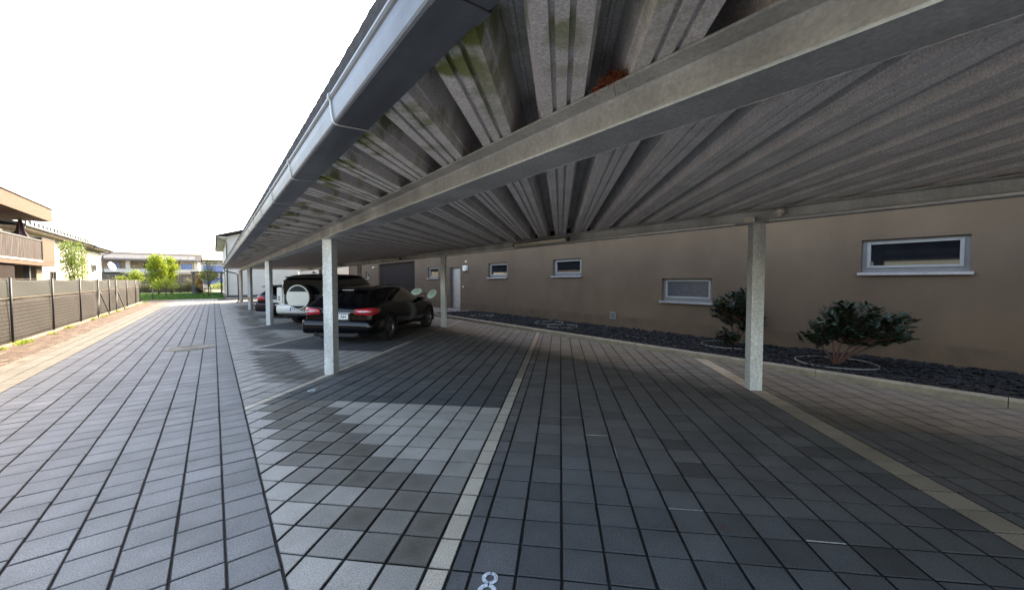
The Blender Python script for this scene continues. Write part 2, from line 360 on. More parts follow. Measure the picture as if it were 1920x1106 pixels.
def bay_color(u, v, typ, k, X, Y):
    u0 = 4.77+k*3.38; u1 = (11.2 if k >= 0 else 11.18)+k*3.38
    r = rnd.uniform(.9, 1.08)
    if typ == 'D' and u0-.05 < u < u1-.05:
        # anthracite stones, first rows bluer/darker
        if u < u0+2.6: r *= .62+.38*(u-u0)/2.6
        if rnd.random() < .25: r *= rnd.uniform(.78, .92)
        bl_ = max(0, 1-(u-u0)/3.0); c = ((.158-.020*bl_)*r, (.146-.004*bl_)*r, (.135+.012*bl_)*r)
        if rnd.random() < .1: r2 = rnd.uniform(.75, .95); c = tuple(q*r2 for q in c)
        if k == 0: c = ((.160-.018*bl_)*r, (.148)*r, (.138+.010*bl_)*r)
        return c
    if typ == 'L' and k < 0: return (.37*r, .30*r, .225*r)
    if u > u1-.3 or (typ == 'L' and u > u0+1.5):
        return (.165*r, .138*r, .110*r) if typ == 'D' else (.30*r, .245*r, .19*r)
    c = [.37*r, .342*r, .305*r]
    if typ == 'L': c = [.47*r, .41*r, .33*r]
    # dark oily patches in front of bays
    def patch(cu, cv, su, sv, amt):
        return amt*math.exp(-((u-cu)/su)**2-((v-cv)/sv)**2)
    s = 0
    for kk in range(-1, 6):
        ub = 4.77+kk*3.38; vb = .73+kk*3.25
        if ub-2.75 < u < ub-.1:
            d = v-vb-.28-1.05*(u-ub+2.45)
            s += 1.6*math.exp(-(d/.50)**4)
        s += patch(ub+1.2, vb+3.45, 1.2, .25, .6)
    s = min(1, s)
    if typ == 'L': s *= .15
    if rnd.random() < .10: s *= .5
    s = s*s*(3-2*s)*rnd.uniform(.70, 1.0)
    st = (.078, .070, .056)
    cc = tuple(a*(1-s)+b_*s for a, b_ in zip(c, st)); s2 = s*.86
    return cc + tuple(a*(1-s2)+b_*s2 for a, b_ in zip(c, st))

mb = MB()
for v0, v1, typ, k in strips():
    if v1 < -8 or v0 > 27: continue
    u = -3.0 + 2.046 - 7*g0*2 - 8*g0 + (k % 3)*.0
    while u < 40:
        uc, vc = u+g0/2, (v0+v1)/2
        X, Y = (uc-vc)/S2, (uc+vc)/S2
        if -.2 < X < 10.9 and -3.2 < Y < 42.6:
            a, c = .0080, .0052
            j = (lambda: rnd.uniform(-.0018, .0018)) if Y < 12 else (lambda: 0)
            q = [(u+c+j(), v0+a+j()), (u+g0-c+j(), v0+a+j()), (u+g0-c+j(), v1-a+j()), (u+c+j(), v1-a+j())]
            p = [((uu-vv)/S2, (uu+vv)/S2) for uu, vv in q]
            p = clip(p, -1, 0, -(XE+.008))
            lim = 7.86 if Y < 16.6 else 10.45
            if p: p = clip(p, 1, 0, lim)
            if p: p = clip(p, 0, 1, 42.3)
            if p:
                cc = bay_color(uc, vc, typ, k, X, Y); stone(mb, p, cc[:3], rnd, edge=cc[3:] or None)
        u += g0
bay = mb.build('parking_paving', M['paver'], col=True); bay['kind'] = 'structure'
# stencilled numbers
def ring_pts(cx, cy, r0, r1, a0, a1, n, mb, frame):
    vs = []; fs = []
    for i in range(n+1):
        q = a0+(a1-a0)*i/n
        for r in (r0, r1):
            vs.append(frame(cx+r*math.cos(q), cy+r*math.sin(q)))
    for i in range(n): fs.append((2*i, 2*i+1, 2*i+3, 2*i+2))
    mb.add(vs, fs)
def numeral(kind, u, v, s):
    def fr(x, y): X, Y, _ = uv(u+y*s, v-x*s); return (X, Y, .0045)
    m = MB()
    if kind == '8':
        g = .09
        for cy in (.235, -.265):
            rr = .25 if cy > 0 else .285
            for h in (0, 1):
                ring_pts(0, cy, rr*.52, rr, -math.pi/2+g+h*math.pi, math.pi/2-g+h*math.pi, 18, m, fr)
    else:
        ring_pts(0, -.22, .15, .27, -math.pi/2, 1.5*math.pi, 30, m, fr)
        ring_pts(.26, -.10, .42, .54, math.pi*.62, math.pi*1.02, 12, m, fr)
    return m.build('bay_number', M['paintw'])
tag(numeral('8', 1.935, .367, .175), 'white stencilled number 8 painted on a dark paving stone in front', 'number', 'numbers painted on the parking bays')
tag(numeral('6', 5.16, 3.58, .19), 'white painted number 6 on dark stone in the bay by the front left post', 'number', 'numbers painted on the parking bays')
# manhole cover
t = empty('manhole_cover', 'round cast iron manhole cover with ring pattern set in the shaded driveway', 'manhole cover', (-.47, 11.85, .003))
m = MB(); m.lathe([(.0, .0), (.0, .006), (.36, .006), (.36, 0)], 40); m.build('cover_plate', M['cast'], t)
m = MB()
for r in (.08, .16, .24, .32): m.lathe([(r, .006), (r, .011), (r+.03, .011), (r+.03, .006)], 40)
m.build('cover_ribs', M['concrete'], t)
m = MB(); m.lathe([(.38, 0), (.38, .008), (.45, .008), (.45, 0)], 40); m.build('frame', M['concrete'], t)
# kerb
mb = MB(); y = -4
while y < 16.6:
    h = rnd.uniform(-.003, .003)
    L_ = 1.97
    mb.prism([(7.885, -.03), (8.005, -.03), (8.005, .098+h), (7.993, .11+h), (7.905, .11+h), (7.885, .085+h)], y+.004, min(y+L_, 16.7)-.004, 'y'); y += L_
mb.box(7.9, 10.5, 16.7, 16.8, -.03, .09)
o = mb.build('kerb', M['concrete']); o['kind'] = 'structure'
sheet('planting_bed', [(8.0, -4), (10.6, -4), (10.6, 16.7), (8.0, 16.7)], .05, M['soil'])
# gravel stones (stuff)
mb = MB(); rnd = random.Random(9)
ico = bmesh.new(); bmesh.ops.create_icosphere(ico, subdivisions=1, radius=1)
iv = [v.co.copy() for v in ico.verts]; ifc = [tuple(v.index for v in f.verts) for f in ico.faces]; ico.free()
def pebble(x, y, z, r):
    sx, sy, sz = r*rnd.uniform(.8, 1.5), r*rnd.uniform(.6, 1.1), r*rnd.uniform(.4, .7)
    A = Matrix.Rotation(rnd.uniform(0, 6.3), 3, 'Z') @ Matrix.Rotation(rnd.uniform(-.5, .5), 3, 'X')
    mb.add([Vector((x, y, z)) + A @ Vector((p.x*sx*rnd.uniform(.8, 1.15), p.y*sy*rnd.uniform(.8, 1.15), p.z*sz*rnd.uniform(.8, 1.1))) for p in iv], ifc)
for i in range(7500):
    y = -1.5 + 18.1*(rnd.random()**1.5); x = rnd.uniform(8.03, 10.46)
    d = math.hypot(x, y); r = (.030 if y < 5 else .036)*rnd.choice([.6, .8, 1.0, 1.2, 1.5, 1.8])
    pebble(x, y, .055+rnd.uniform(0, .03), r)
tag(mb.build('gravel', M['slate']), 'black slate gravel filling the bed along the brown wall', 'gravel', kind='stuff')

# ================================================================ CARPORT
cp = empty('carport', 'long galvanised steel carport with ribbed roof and grey gutter over the parking bays', 'carport', (1.58, 7.1, 0))
def P0(x, y, z): return (x-1.58, y-7.1, z)
def cpart(mb, name, m, **k):
    o = mb.build(name, m, cp, **k); o.location = (-1.58, -7.1, 0); return o
YE = 34.1
def yend(x): return YE+(x-.55)      # the far end is cut along the ribs
def ibeam(mb, x0, x1, z0, z1, y0, y1, tf=.012, tw=.012):
    xm = (x0+x1)/2
    mb.box(x0, x1, y0, y1, z0, z0+tf); mb.box(x0, x1, y0, y1, z1-tf, z1)
    r = .012
    mb.prism([(xm-tw/2-r, z0+tf-.001), (xm+tw/2+r, z0+tf-.001), (xm+tw/2, z0+tf+r), (xm+tw/2, z1-tf-r), (xm+tw/2+r, z1-tf+.001), (xm-tw/2-r, z1-tf+.001), (xm-tw/2, z1-tf-r), (xm-tw/2, z0+tf+r)], y0, y1, 'y')
b = MB(); ibeam(b, 1.46, 1.70, 2.30, 2.50, -12, yend(1.4)-.3); fb = cpart(b, 'front_beam', M['galv'])
b = MB(); ibeam(b, 6.15, 6.37, 2.43, 2.618, -12, yend(6.1)-.3); cpart(b, 'rear_beam', M['galv'])
for yy in (7.1, 16.3, 25.4, 34.2, -2.1, -11.3):
    b = MB(); s = .084
    b.box(-s, s, -s, s, .0, 2.285, 0, T(1.58, yy, 0, R(45))); b.box(-s-.01, s+.01, -s-.01, s+.01, 2.285, 2.2985, 0, T(1.58, yy, 0, R(45)))
    cpart(b, 'post', M['galv_post'], bevel=.006)
for yy in (2.25, 11.9, 21.5, 31.1, 40.6, -7.4):
    b = MB(); s = .084
    b.box(-s, s, -s, s, .0, 2.415, 0, T(6.26, yy, 0, R(45))); b.box(-s-.01, s+.01, -s-.01, s+.01, 2.415, 2.4285, 0, T(6.26, yy, 0, R(45)))
    cpart(b, 'post', M['galv_post'], bevel=.006)
# frozen zinc runs along the inner edge of the bottom flange
b = MB(); rnd = random.Random(2); vs = []; fs = []; y = -1.2; e_ = 0
while y < 6: 
    e_ = max(0, e_*.4+rnd.uniform(-.002, .0058)); vs += [(1.6995, y, 2.300), (1.700+e_, y, 2.2985), (1.6995, y, 2.304)]; y += rnd.uniform(.012, .03)
for i in range(len(vs)//3-1): fs += [(3*i, 3*i+1, 3*i+4, 3*i+3), (3*i+1, 3*i+2, 3*i+5, 3*i+4)]
b.add(vs, fs); cpart(b, 'zinc_run', M['galv_post'])
# trapezoidal sheet
def zlow(x): return 2.503+(x-1.46)*.0256
per = .4137
prof = [(-.112, 0), (-.052, 0), (-.048, .019), (-.031, .019), (-.027, 0), (.020, 0), (.024, .019), (.041, .019), (.045, 0), (.106, 0),
        (.120, .060), (.130, .067), (.158, .235), (.190, .235), (.196, .226), (.212, .226), (.218, .235), (.250, .235), (.278, .067), (.288, .060)]
b = MB(); lst = []
nper0 = int((-12-0)/per)-2
v = nper0*per
while v < (YE-.55)/S2+.02:
    for pv, pz in prof:
        if v+pv <= (YE-.55)/S2: lst.append((v+pv, pz))
    v += per
xs = [.70, 1.2, 6.95]
vs = []; fs = []
for (vv, pz) in lst:
    for x in xs:
        uu = x*S2+vv; X, Y, _ = uv(uu, vv); vs.append((X, Y, zlow(X)+pz))
nx = len(xs)
for i in range(len(lst)-1):
    for k in range(nx-1): fs.append((i*nx+k, i*nx+k+1, (i+1)*nx+k+1, (i+1)*nx+k))
b.add(vs, fs)
# top skin closing it (so that it has thickness)
b.add([(x, y, z+.003) for x, y, z in vs], [f[::-1] for f in fs])
cpart(b, 'roof_sheet', M['fleece'])
b = MB()
b.add([(.56, -12, 2.76), (6.97, -12, 2.925), (6.97, yend(6.97), 2.925), (.56, yend(.56), 2.76),
       (.56, -12, 2.742), (6.97, -12, 2.905), (6.97, yend(6.97), 2.905), (.56, yend(.56), 2.742)],
      [(0, 1, 2, 3), (7, 6, 5, 4), (0, 4, 5, 1), (1, 5, 6, 2), (2, 6, 7, 3), (3, 7, 4, 0)])
cpart(b, 'roof_top', M['rooft'])
# end trim plates
b = MB()
b.add([(.56, yend(.56), 2.44), (6.97, yend(6.97), 2.60), (6.97, yend(6.97), 2.91), (.56, yend(.56), 2.72),
       (.54, yend(.56)+.03, 2.44), (6.95, yend(6.97)+.03, 2.60), (6.95, yend(6.97)+.03, 2.91), (.54, yend(.56)+.03, 2.72)],
      [(0, 1, 2, 3), (7, 6, 5, 4), (0, 4, 5, 1), (1, 5, 6, 2), (2, 6, 7, 3), (3, 7, 4, 0)])
cpart(b, 'end_trim', M['zinc'])
b = MB(); b.box(6.952, 6.968, -12, yend(6.9), 2.60, 2.885); cpart(b, 'rear_trim', M['zinc'])
# corrugated eaves strip above the gutter
b = MB(); y = -2.0; vs = []; fs = []
k = 0
while y < YE-.1:
    dx = .0014*math.sin(k*1.9) + .001*math.sin(k*.7)
    vs += [(.552+dx, y, 2.60), (.545+dx, y, 2.735), (.66, y, 2.765)]; y += .035 if y < 12 else .12; k += 1
n = len(vs)//3
for i in range(n-1):
    fs += [(3*i, 3*i+1, 3*i+4, 3*i+3), (3*i+1, 3*i+2, 3*i+5, 3*i+4)]
b.add(vs, fs)
cpart(b, 'eaves_strip', M['rooft'])
# gutter (box gutter with bead)
gp = [(.722, 2.60), (.722, 2.468), (.716, 2.460), (.552, 2.456), (.543, 2.461), (.538, 2.470), (.530, 2.525), (.5275, 2.565),
      (.520, 2.572), (.514, 2.582), (.516, 2.596), (.526, 2.603), (.537, 2.598)]
def gutter_run(mb, y0, y1, off=0, thick=.0):
    vs = []; fs = []; pr = gp
    cx = sum(p[0] for p in pr)/len(pr); cz = 2.53
    for yy in (y0, y1):
        for x, z in pr:
            d = Vector((x-cx, z-cz)); d.normalize() if d.length else None
            vs.append((x+d.x*off, yy, z+d.y*off))
    k = len(pr)
    for i in range(k-1): fs.append((i, i+1, k+i+1, k+i))
    mb.add(vs, fs)
b = MB(); y = -8.0
edges = [-8, -4.9, -1.85, 1.08]
gutter_run(b, -8, 1.14, .0); gutter_run(b, 1.08, YE, .0025)
b.add([(x, YE, z) for x, z in gp] , [tuple(range(len(gp)))])
gut = cpart(b, 'gutter', M['zinc'])
y = 1.08; clipy = [1.08, 2.27, 3.70]
yy = 4.95
while yy < YE: clipy.append(yy); yy += 1.22
for i, yy in enumerate(clipy):
    b = MB()
    wd = .075 if i == 0 else .014
    gutter_run(b, yy-wd/2, yy+wd/2, .006)
    vs = b.v[:]; k = len(gp)
    o = b.build('gutter_bracket', M['galv'] if i else M['zinc'], gut)
    sm = o.modifiers.new('s', 'SOLIDIFY'); sm.thickness = .005; sm.offset = 1
# downpipe at the far end
b = MB(); b.tube([(.62, YE-.25, 2.44), (.63, YE-.25, 2.30), (.80, YE-.2, 2.22), (1.25, YE-.15, 2.12), (1.40, YE-.10, 2.02), (1.41, YE-.10, .22), (1.38, YE-.18, .10), (1.30, YE-.34, .05)], .04, 10)
cpart(b, 'downpipe', M['darkgrey'], smooth=True)
# conduit along rear beam
b = MB(); b.tube([(6.130, -3, 2.434), (6.130, 2.05, 2.434)], .017, 8); b.tube([(6.130, 2.5, 2.434), (6.130, 5.85, 2.434)], .016, 8)
b.tube([(6.130, 7.75, 2.434), (6.130, 15.4, 2.434)], .016, 8); b.tube([(6.130, 17.2, 2.434), (6.130, 33, 2.434)], .016, 8)
cpart(b, 'cable_conduit', M['plate'], smooth=True)
# tube lights
for i, (ya, yb, lab) in enumerate([(5.85, 7.75, 'long unlit tube light on rear beam, nearest and largest of the row'),
                            (15.35, 17.2, 'tube light on rear beam above the hood of the black car'),
                            (24.6, 26.3, 'tube light on rear beam above the roof of the white off-roader'),
                            (34.0, 35.7, 'farthest tube light at the far end of the rear beam')]):
    t = empty('tube_light', lab, 'lamp', (6.09, (ya+yb)/2, 2.50), group='tube lights on the rear carport beam')
    hl = (yb-ya)/2
    b = MB(); b.prism([(-.03, 0), (.045, 0), (.055, .05), (-.035, .05)], -hl, hl, 'y'); b.build('housing', M['darkgrey'], t)
    b = MB(); b.tube([(0, -hl+.04, -.005), (0, hl-.04, -.005)], [.042, .042], 12); b.build('diffuser', M['cream'], t, smooth=True)
    b = MB(); b.tube([(0, -hl-.01, -.003), (0, -hl+.04, -.003)], .046, 12); b.build('end_cap', M['darkgrey'], t)
    b = MB(); b.tube([(0, hl-.04, -.003), (0, hl+.01, -.003)], .046, 12); b.build('end_cap', M['darkgrey'], t)
t = empty('junction_box', 'square cream junction box on top of the nearest rear post', 'junction box', (6.13, 2.30, 2.475), R(0))
b = MB(); b.box(-.03, .02, -.065, .065, -.035, .035); b.build('box', M['plate'], t, bevel=.008)
b = MB(); b.box(-.036, -.03, -.06, .06, -.03, .03); b.build('lid', M['cream'], t)
t = empty('motion_sensor', 'round cream motion sensor on the beam right of the nearest rear post', 'sensor', (6.13, 1.93, 2.525))
b = MB(); b.lathe([(0, .05), (.055, .05), (.062, .02), (.06, -.01), (.045, -.02), (0, -.02)], 20); b.build('housing', M['cream'], t, smooth=True)
b = MB(); b.lathe([(0, -.02), (.04, -.022), (.03, -.04), (0, -.045)], 20); b.build('lens', M['white'], t, smooth=True)
# nest on the front beam
b = MB(); rnd = random.Random(3)
nx_, ny_ = 1.47, 1.16
for i in range(520):
    a = rnd.uniform(0, 6.3); rr = rnd.random()**.6
    x = nx_+.02+.055*rr*math.cos(a); y = ny_+.10*rr*math.sin(a); z = 2.503+.075*(1-rr*rr)*rnd.random()
    d = Vector((rnd.uniform(-1, 1), rnd.uniform(-1, 1), rnd.uniform(-.6, .6))).normalized()*rnd.uniform(.010, .028)
    q = Vector((x, y, z)); b.tube([q-d, q+Vector((rnd.uniform(-.006, .006),)*3), q+d], .0013, 3, cap=False)
b.tube([(1.455, 1.12, 2.52), (1.452, 1.115, 2.47), (1.45, 1.105, 2.43)], .0012, 4)
tag(b.build('bird_nest', M['nest']), 'rust coloured bird nest of twigs tucked above the front beam', 'nest')

# ================================================================ MAIN BUILDING
WX = 10.5
kx = WX/11.0
bl = empty('apartment_building', 'long taupe rendered building wall with small windows behind the carport', 'building', (WX, 10, 0))
def bp(mb, name, m, parent=None, **k):
    o = mb.build(name, m, parent or bl, **k)
    if parent is None: o.location = (-WX, -10, 0)
    return o
def zz(z): return 1.6+(z-1.6)*kx
wins = [(.415, 1.93, 1.75, 2.455, 'g'), (5.04, 6.57, .957, 1.665, 'c'), (9.88, 11.43, 1.765, 2.45, 'g'), (14.52, 16.12, 1.735, 2.45, 'g'), (21.6, 23.05, 1.735, 2.43, 'g'), (34.9, 35.9, 1.75, 2.40, 'g')]
wins = [(a*kx, b_*kx, zz(c), zz(d), g) for a, b_, c, d, g in wins]
door = (18.91*kx, 20.12*kx, .06, zz(2.352))
gar = (25.1*kx, 32.5*kx, -.02, 2.90)
WT = 10.0; Y0, Y1 = -14, 39.6
def wall_with_holes(mb, X, y0, y1, z0, z1, holes, depth, plinth=None):
    ys = sorted(set([y0, y1]+[h[0] for h in holes]+[h[1] for h in holes]))
    zs = sorted(set([z0, z1]+[h[2] for h in holes]+[h[3] for h in holes]+([plinth] if plinth else [])))
    for i in range(len(ys)-1):
        for j in range(len(zs)-1):
            yc, zc = (ys[i]+ys[i+1])/2, (zs[j]+zs[j+1])/2
            if any(h[0] < yc < h[1] and h[2] < zc < h[3] for h in holes): continue
            mi = 1 if plinth and zc < plinth else 0
            mb.add([(X, ys[i], zs[j]), (X, ys[i+1], zs[j]), (X, ys[i+1], zs[j+1]), (X, ys[i], zs[j+1])], [(0, 3, 2, 1)], mi)
    for h in holes:
        a, b_, c, d = h[:4]; D = X+depth
        mb.add([(X, a, c), (D, a, c), (D, a, d), (X, a, d)], [(0, 1, 2, 3)]); mb.add([(X, b_, c), (D, b_, c), (D, b_, d), (X, b_, d)], [(3, 2, 1, 0)])
        mb.add([(X, a, d), (D, a, d), (D, b_, d), (X, b_, d)], [(0, 1, 2, 3)]); mb.add([(X, a, c), (D, a, c), (D, b_, c), (X, b_, c)], [(3, 2, 1, 0)])
holes = [w_[:4] for w_ in wins]+[door, gar]
b = MB(); wall_with_holes(b, WX, Y0, Y1, -.05, WT, holes, .22, .42)
# body behind
b.add([(WX, Y1, -.05), (WX+12, Y1, -.05), (WX+12, Y1, WT), (WX, Y1, WT)], [(3, 2, 1, 0)])
b.add([(WX, Y0, -.05), (WX+12, Y0, -.05), (WX+12, Y0, WT), (WX, Y0, WT)], [(0, 1, 2, 3)])
b.add([(WX+12, Y0, -.05), (WX+12, Y1, -.05), (WX+12, Y1, WT), (WX+12, Y0, WT)], [(0, 1, 2, 3)])
b.add([(WX, Y0, WT), (WX+12, Y0, WT), (WX+12, Y1, WT), (WX, Y1, WT)], [(0, 1, 2, 3)])
bp(b, 'wall', [M['render'], M['render_dark']])
# slight plinth line
b = MB(); b.box(WX-.012, WX-.0001, Y0, door[0], -.04, .40); b.box(WX-.012, WX-.0001, door[1], gar[0], -.04, .40); bp(b, 'plinth', M['render_dark'])
for (a, b_, c, d, g) in wins:
    f = MB(); D = WX+.10; fw_ = .055; lo = .12
    f.box(D, D+.1, a, a+fw_+.03, c+.02, d); f.box(D, D+.1, b_-fw_-.03, b_, c+.02, d)
    f.box(D, D+.1, a+fw_+.03, b_-fw_-.03, d-fw_, d); f.box(D, D+.1, a+fw_+.03, b_-fw_-.03, c+.02, c+lo)
    fr = bp(f, 'window', M['pvc'], bevel=.004)
    f = MB(); e = .045; a2, b2, c2, d2 = a+fw_+.03, b_-fw_-.03, c+lo, d-fw_
    f.box(D-.02, D+.06, a2-.01, a2+e, c2-.01, d2+.01); f.box(D-.02, D+.06, b2-e, b2+.01, c2-.01, d2+.01); f.box(D-.02, D+.06, a2+e, b2-e, d2-e*.8, d2+.01); f.box(D-.02, D+.06, a2+e, b2-e, c2-.01, c2+e*.8)
    o = f.build('sash', M['sash'], fr, bevel=.004)
    f = MB(); f.box(D+.025, D+.035, a2+e-.005, b2-e+.005, c2+e*.7, d2-e*.7); f.build('pane', M['curtain'] if g == 'c' else M['glass'], fr)
    f = MB(); f.box(WX-.06, WX+.10, a-.045, b_+.045, c-.005, c+.018); f.box(WX-.062, WX-.05, a-.045, b_+.045, c-.035, c+.0185); f.build('sill', M['alu'], fr)
# door
f = MB(); a, b_, c, d = door
f.box(WX+.14, WX+.18, a+.06, b_-.06, c+.02, d-.06); dr = bp(f, 'door', M['alu'])
f = MB(); f.box(WX+.10, WX+.2, a, a+.06, c, d); f.box(WX+.10, WX+.2, b_-.06, b_, c, d); f.box(WX+.10, WX+.2, a+.06, b_-.06, d-.06, d); f.build('door_frame', M['darkgrey'], dr)
f = MB(); f.tube([(WX+.14, a+.16, 1.55), (WX+.12, a+.16, 1.55)], .035, 12); f.build('peephole', M['white'], dr)
f = MB(); f.box(WX-.15, WX+.14, a, b_, -.02, .055); bp(f, 'doorstep', M['alu'])
# garage niche
f = MB(); a, b_, c, d = gar
f.box(WX+.16, WX+.2, a, b_, c, d)
for i in range(1, 12): f.box(WX+.152, WX+.161, a+.02, b_-.02, c+i*(d-c)/12-.006, c+i*(d-c)/12+.006)
bp(f, 'garage_door', M['niche'])
# wall fittings
t = empty('mailbox', 'white metal letterbox on the wall right of the grey door', 'letterbox', (WX, 18.27*kx, 2.24))
f = MB(); f.prism([(-.001, -.13), (-.13, -.13), (-.13, .10), (-.09, .14), (-.001, .14)], -.16, .16, 'y'); f.build('box', M['white'], t, bevel=.006)
f = MB(); f.box(-.136, -.128, -.13, .13, .02, .05); f.build('flap', M['alu'], t)
t = empty('wall_sensor', 'small white wall lamp sensor above the letterbox', 'sensor', (WX, 18.2*kx, 2.60))
f = MB(); f.box(-.05, 0, -.05, .05, -.03, .03); f.build('base', M['white'], t, bevel=.008)
f = MB(); f.lathe([(0, -.08), (.03, -.07), (.045, -.03), (.03, 0)], 14, 0, T(-.06, 0, .02)); f.build('head', M['cream'], t, smooth=True)
t = empty('doorbell', 'small round white doorbell on the wall beside the grey door', 'doorbell', (WX, 18.59*kx, 1.28))
f = MB(); f.tube([(-.02, 0, 0), (0, 0, 0)], .05, 16); f.build('plate', M['white'], t)
f = MB(); f.tube([(-.026, 0, 0), (-.02, 0, 0)], .02, 12); f.build('button', M['alu'], t)
t = empty('wall_vent', 'square white vent grille low on the brown wall', 'vent', (WX-.012, 8.39*kx, .44))
f = MB(); s = .115
f.box(-.02, 0, -s, -s+.03, -s, s); f.box(-.02, 0, s-.03, s, -s, s); f.box(-.02, 0, -s+.03, s-.03, s-.03, s); f.box(-.02, 0, -s+.03, s-.03, -s, -s+.03); f.build('frame', M['alu'], t)
f = MB()
for k in range(4): f.box(-.016, -.004, -s+.03, s-.03, -.07+k*.042, -.052+k*.042)
f.box(-.003, 0, -s+.03, s-.03, -s+.03, s-.03); f.build('grille', M['pvc'], t)
t = empty('wall_spotlight', 'small pale spotlight on brown wall left of the dark garage door', 'lamp', (WX, 33.6*kx, 2.70))
f = MB(); f.box(-.03, 0, -.06, .06, -.06, .06); f.build('base', M['white'], t)
f = MB(); f.lathe([(0, -.1), (.06, -.08), (.07, 0), (0, .02)], 14, 0, T(-.09, 0, 0)); f.build('head', M['cream'], t, smooth=True)

# ================================================================ PLANTS
def leaf(mb, p, d, up, L, W, m=0):
    d = d.normalized(); s = d.cross(up)
    if s.length < 1e-3: s = Vector((1, 0, 0))
    s.normalize(); n = s.cross(d)
    vs = [p, p+d*L*.3+s*W*.45-n*W*.1, p+d*L*.65+s*W*.42-n*W*.1, p+d*L, p+d*L*.65-s*W*.42-n*W*.1, p+d*L*.3-s*W*.45-n*W*.1, p+d*L*.3+n*W*.06, p+d*L*.68+n*W*.05]
    mb.add(vs, [(0, 1, 6), (1, 2, 7, 6), (2, 3, 7), (3, 4, 7), (4, 5, 6, 7), (5, 0, 6)], m)
def bush(name, label, base, blobs, nbr, seed, leafL=.085, pale=40):
    r = random.Random(seed); t = empty(name, label, 'shrub', base)
    lm = MB(); tm = MB()
    rt = Vector((.79, -.614, 0)); fwv = Vector((.614, .79, 0)); up = Vector((0, 0, 1))
    tw = sum(bl_[6] for bl_ in blobs)
    hubs = []
    for (cr, cf, cz, sr, sf, sz, wt) in blobs:
        n = int(nbr*wt/tw)
        hub = rt*cr*.6+fwv*cf*.6+up*max(.12, cz*.62); hubs.append(hub)
        tm.tube([Vector((0, 0, -.02)), hub*.5+Vector((0, 0, .02)), hub], [.022, .016, .010], 6)
        for i in range(n):
            while True:
                a = Vector((r.uniform(-1, 1), r.uniform(-1, 1), r.uniform(-1, 1)))
                if a.length <= 1: break
            tip = rt*(cr+a.x*sr)+fwv*(cf+a.y*sf)+up*(cz+a.z*sz)
            if tip.z < .06: continue
            st = hub.lerp(tip, .45)
            tm.tube([hub, st, tip], [.005, .004, .002], 4, cap=False)
            dirn = (tip-hub).normalized()*.7+Vector((r.uniform(-.6, .6), r.uniform(-.6, .6), r.uniform(-.25, .5)))
            dirn.normalize()
            nl = r.randint(5, 9)
            for k in range(nl):
                q = tip - dirn*(.022*k)
                side = dirn.cross(up).normalized()*(1 if k % 2 else -1)
                ld_ = dirn*.55+side*r.uniform(.5, 1)+up*r.uniform(-.25, .25)
                leaf(lm, q, ld_, up+Vector((r.uniform(-.5, .5), r.uniform(-.5, .5), 0)), leafL*r.uniform(.75, 1.2), leafL*.55*r.uniform(.8, 1.1), 1 if r.random() < pale/1000 else 0)
    tm.build('stem', M['twig'], t, smooth=True); lm.build('foliage', [M['leaf_dark'], M['leaf_pale']], t)
    return t
bush('laurel_shrub', 'dark green glossy shrub leaning right, standing alone in the gravel right of the nearest post', (8.92, 1.88, .07),
     [(.55, 0, .60, .62, .45, .28, 6), (.32, .05, .96, .48, .34, .20, 4), (-.08, 0, .74, .36, .28, .20, 2.4), (-.40, 0, .52, .26, .2, .10, 1.0), (1.15, -.05, .80, .34, .22, .13, 1.3), (1.12, 0, .54, .32, .22, .15, 1.3)], 330, 5, leafL=.115)
bush('laurel_shrub', 'dark green shrub partly hidden behind the nearest rear post', (9.68, 3.85, .07),
     [(.10, 0, 1.0, .42, .35, .36, 4), (-.20, 0, .78, .40, .3, .26, 2), (.28, 0, .62, .38, .3, .28, 3), (-.40, -.1, 1.02, .24, .2, .14, .9), (-.40, -.25, .26, .32, .2, .16, 1.3)], 290, 8, leafL=.105)
rr_ = [(9.05, 1.90, .60, 'pale edging ring around the foot of the solitary shrub on the right'), (9.60, 3.97, .60, 'pale edging ring around the shrub behind the post'),
       (9.12, 9.02, .50, 'pale ring lying in the black gravel, front one of the overlapping pair'), (9.50, 10.05, .50, 'pale ring lying in the black gravel, rear one of the overlapping pair'),
       (9.15, 13.9, .50, 'pale ring in the gravel nearest to the grey door')]
for x, y, r_, lab in rr_:
    b = MB(); n = 44; pts = []
    for i in range(n+1):
        a = 2*math.pi*i/n; pts.append((x+r_*math.cos(a)*1.0, y+r_*math.sin(a), .088+.006*math.sin(3*a+x)))
    b.tube(pts, .013, 6, cap=False); o = b.build('edging_ring', M['ringm'], smooth=True); tag(o, lab, 'ring', 'pale edging rings in the gravel bed')

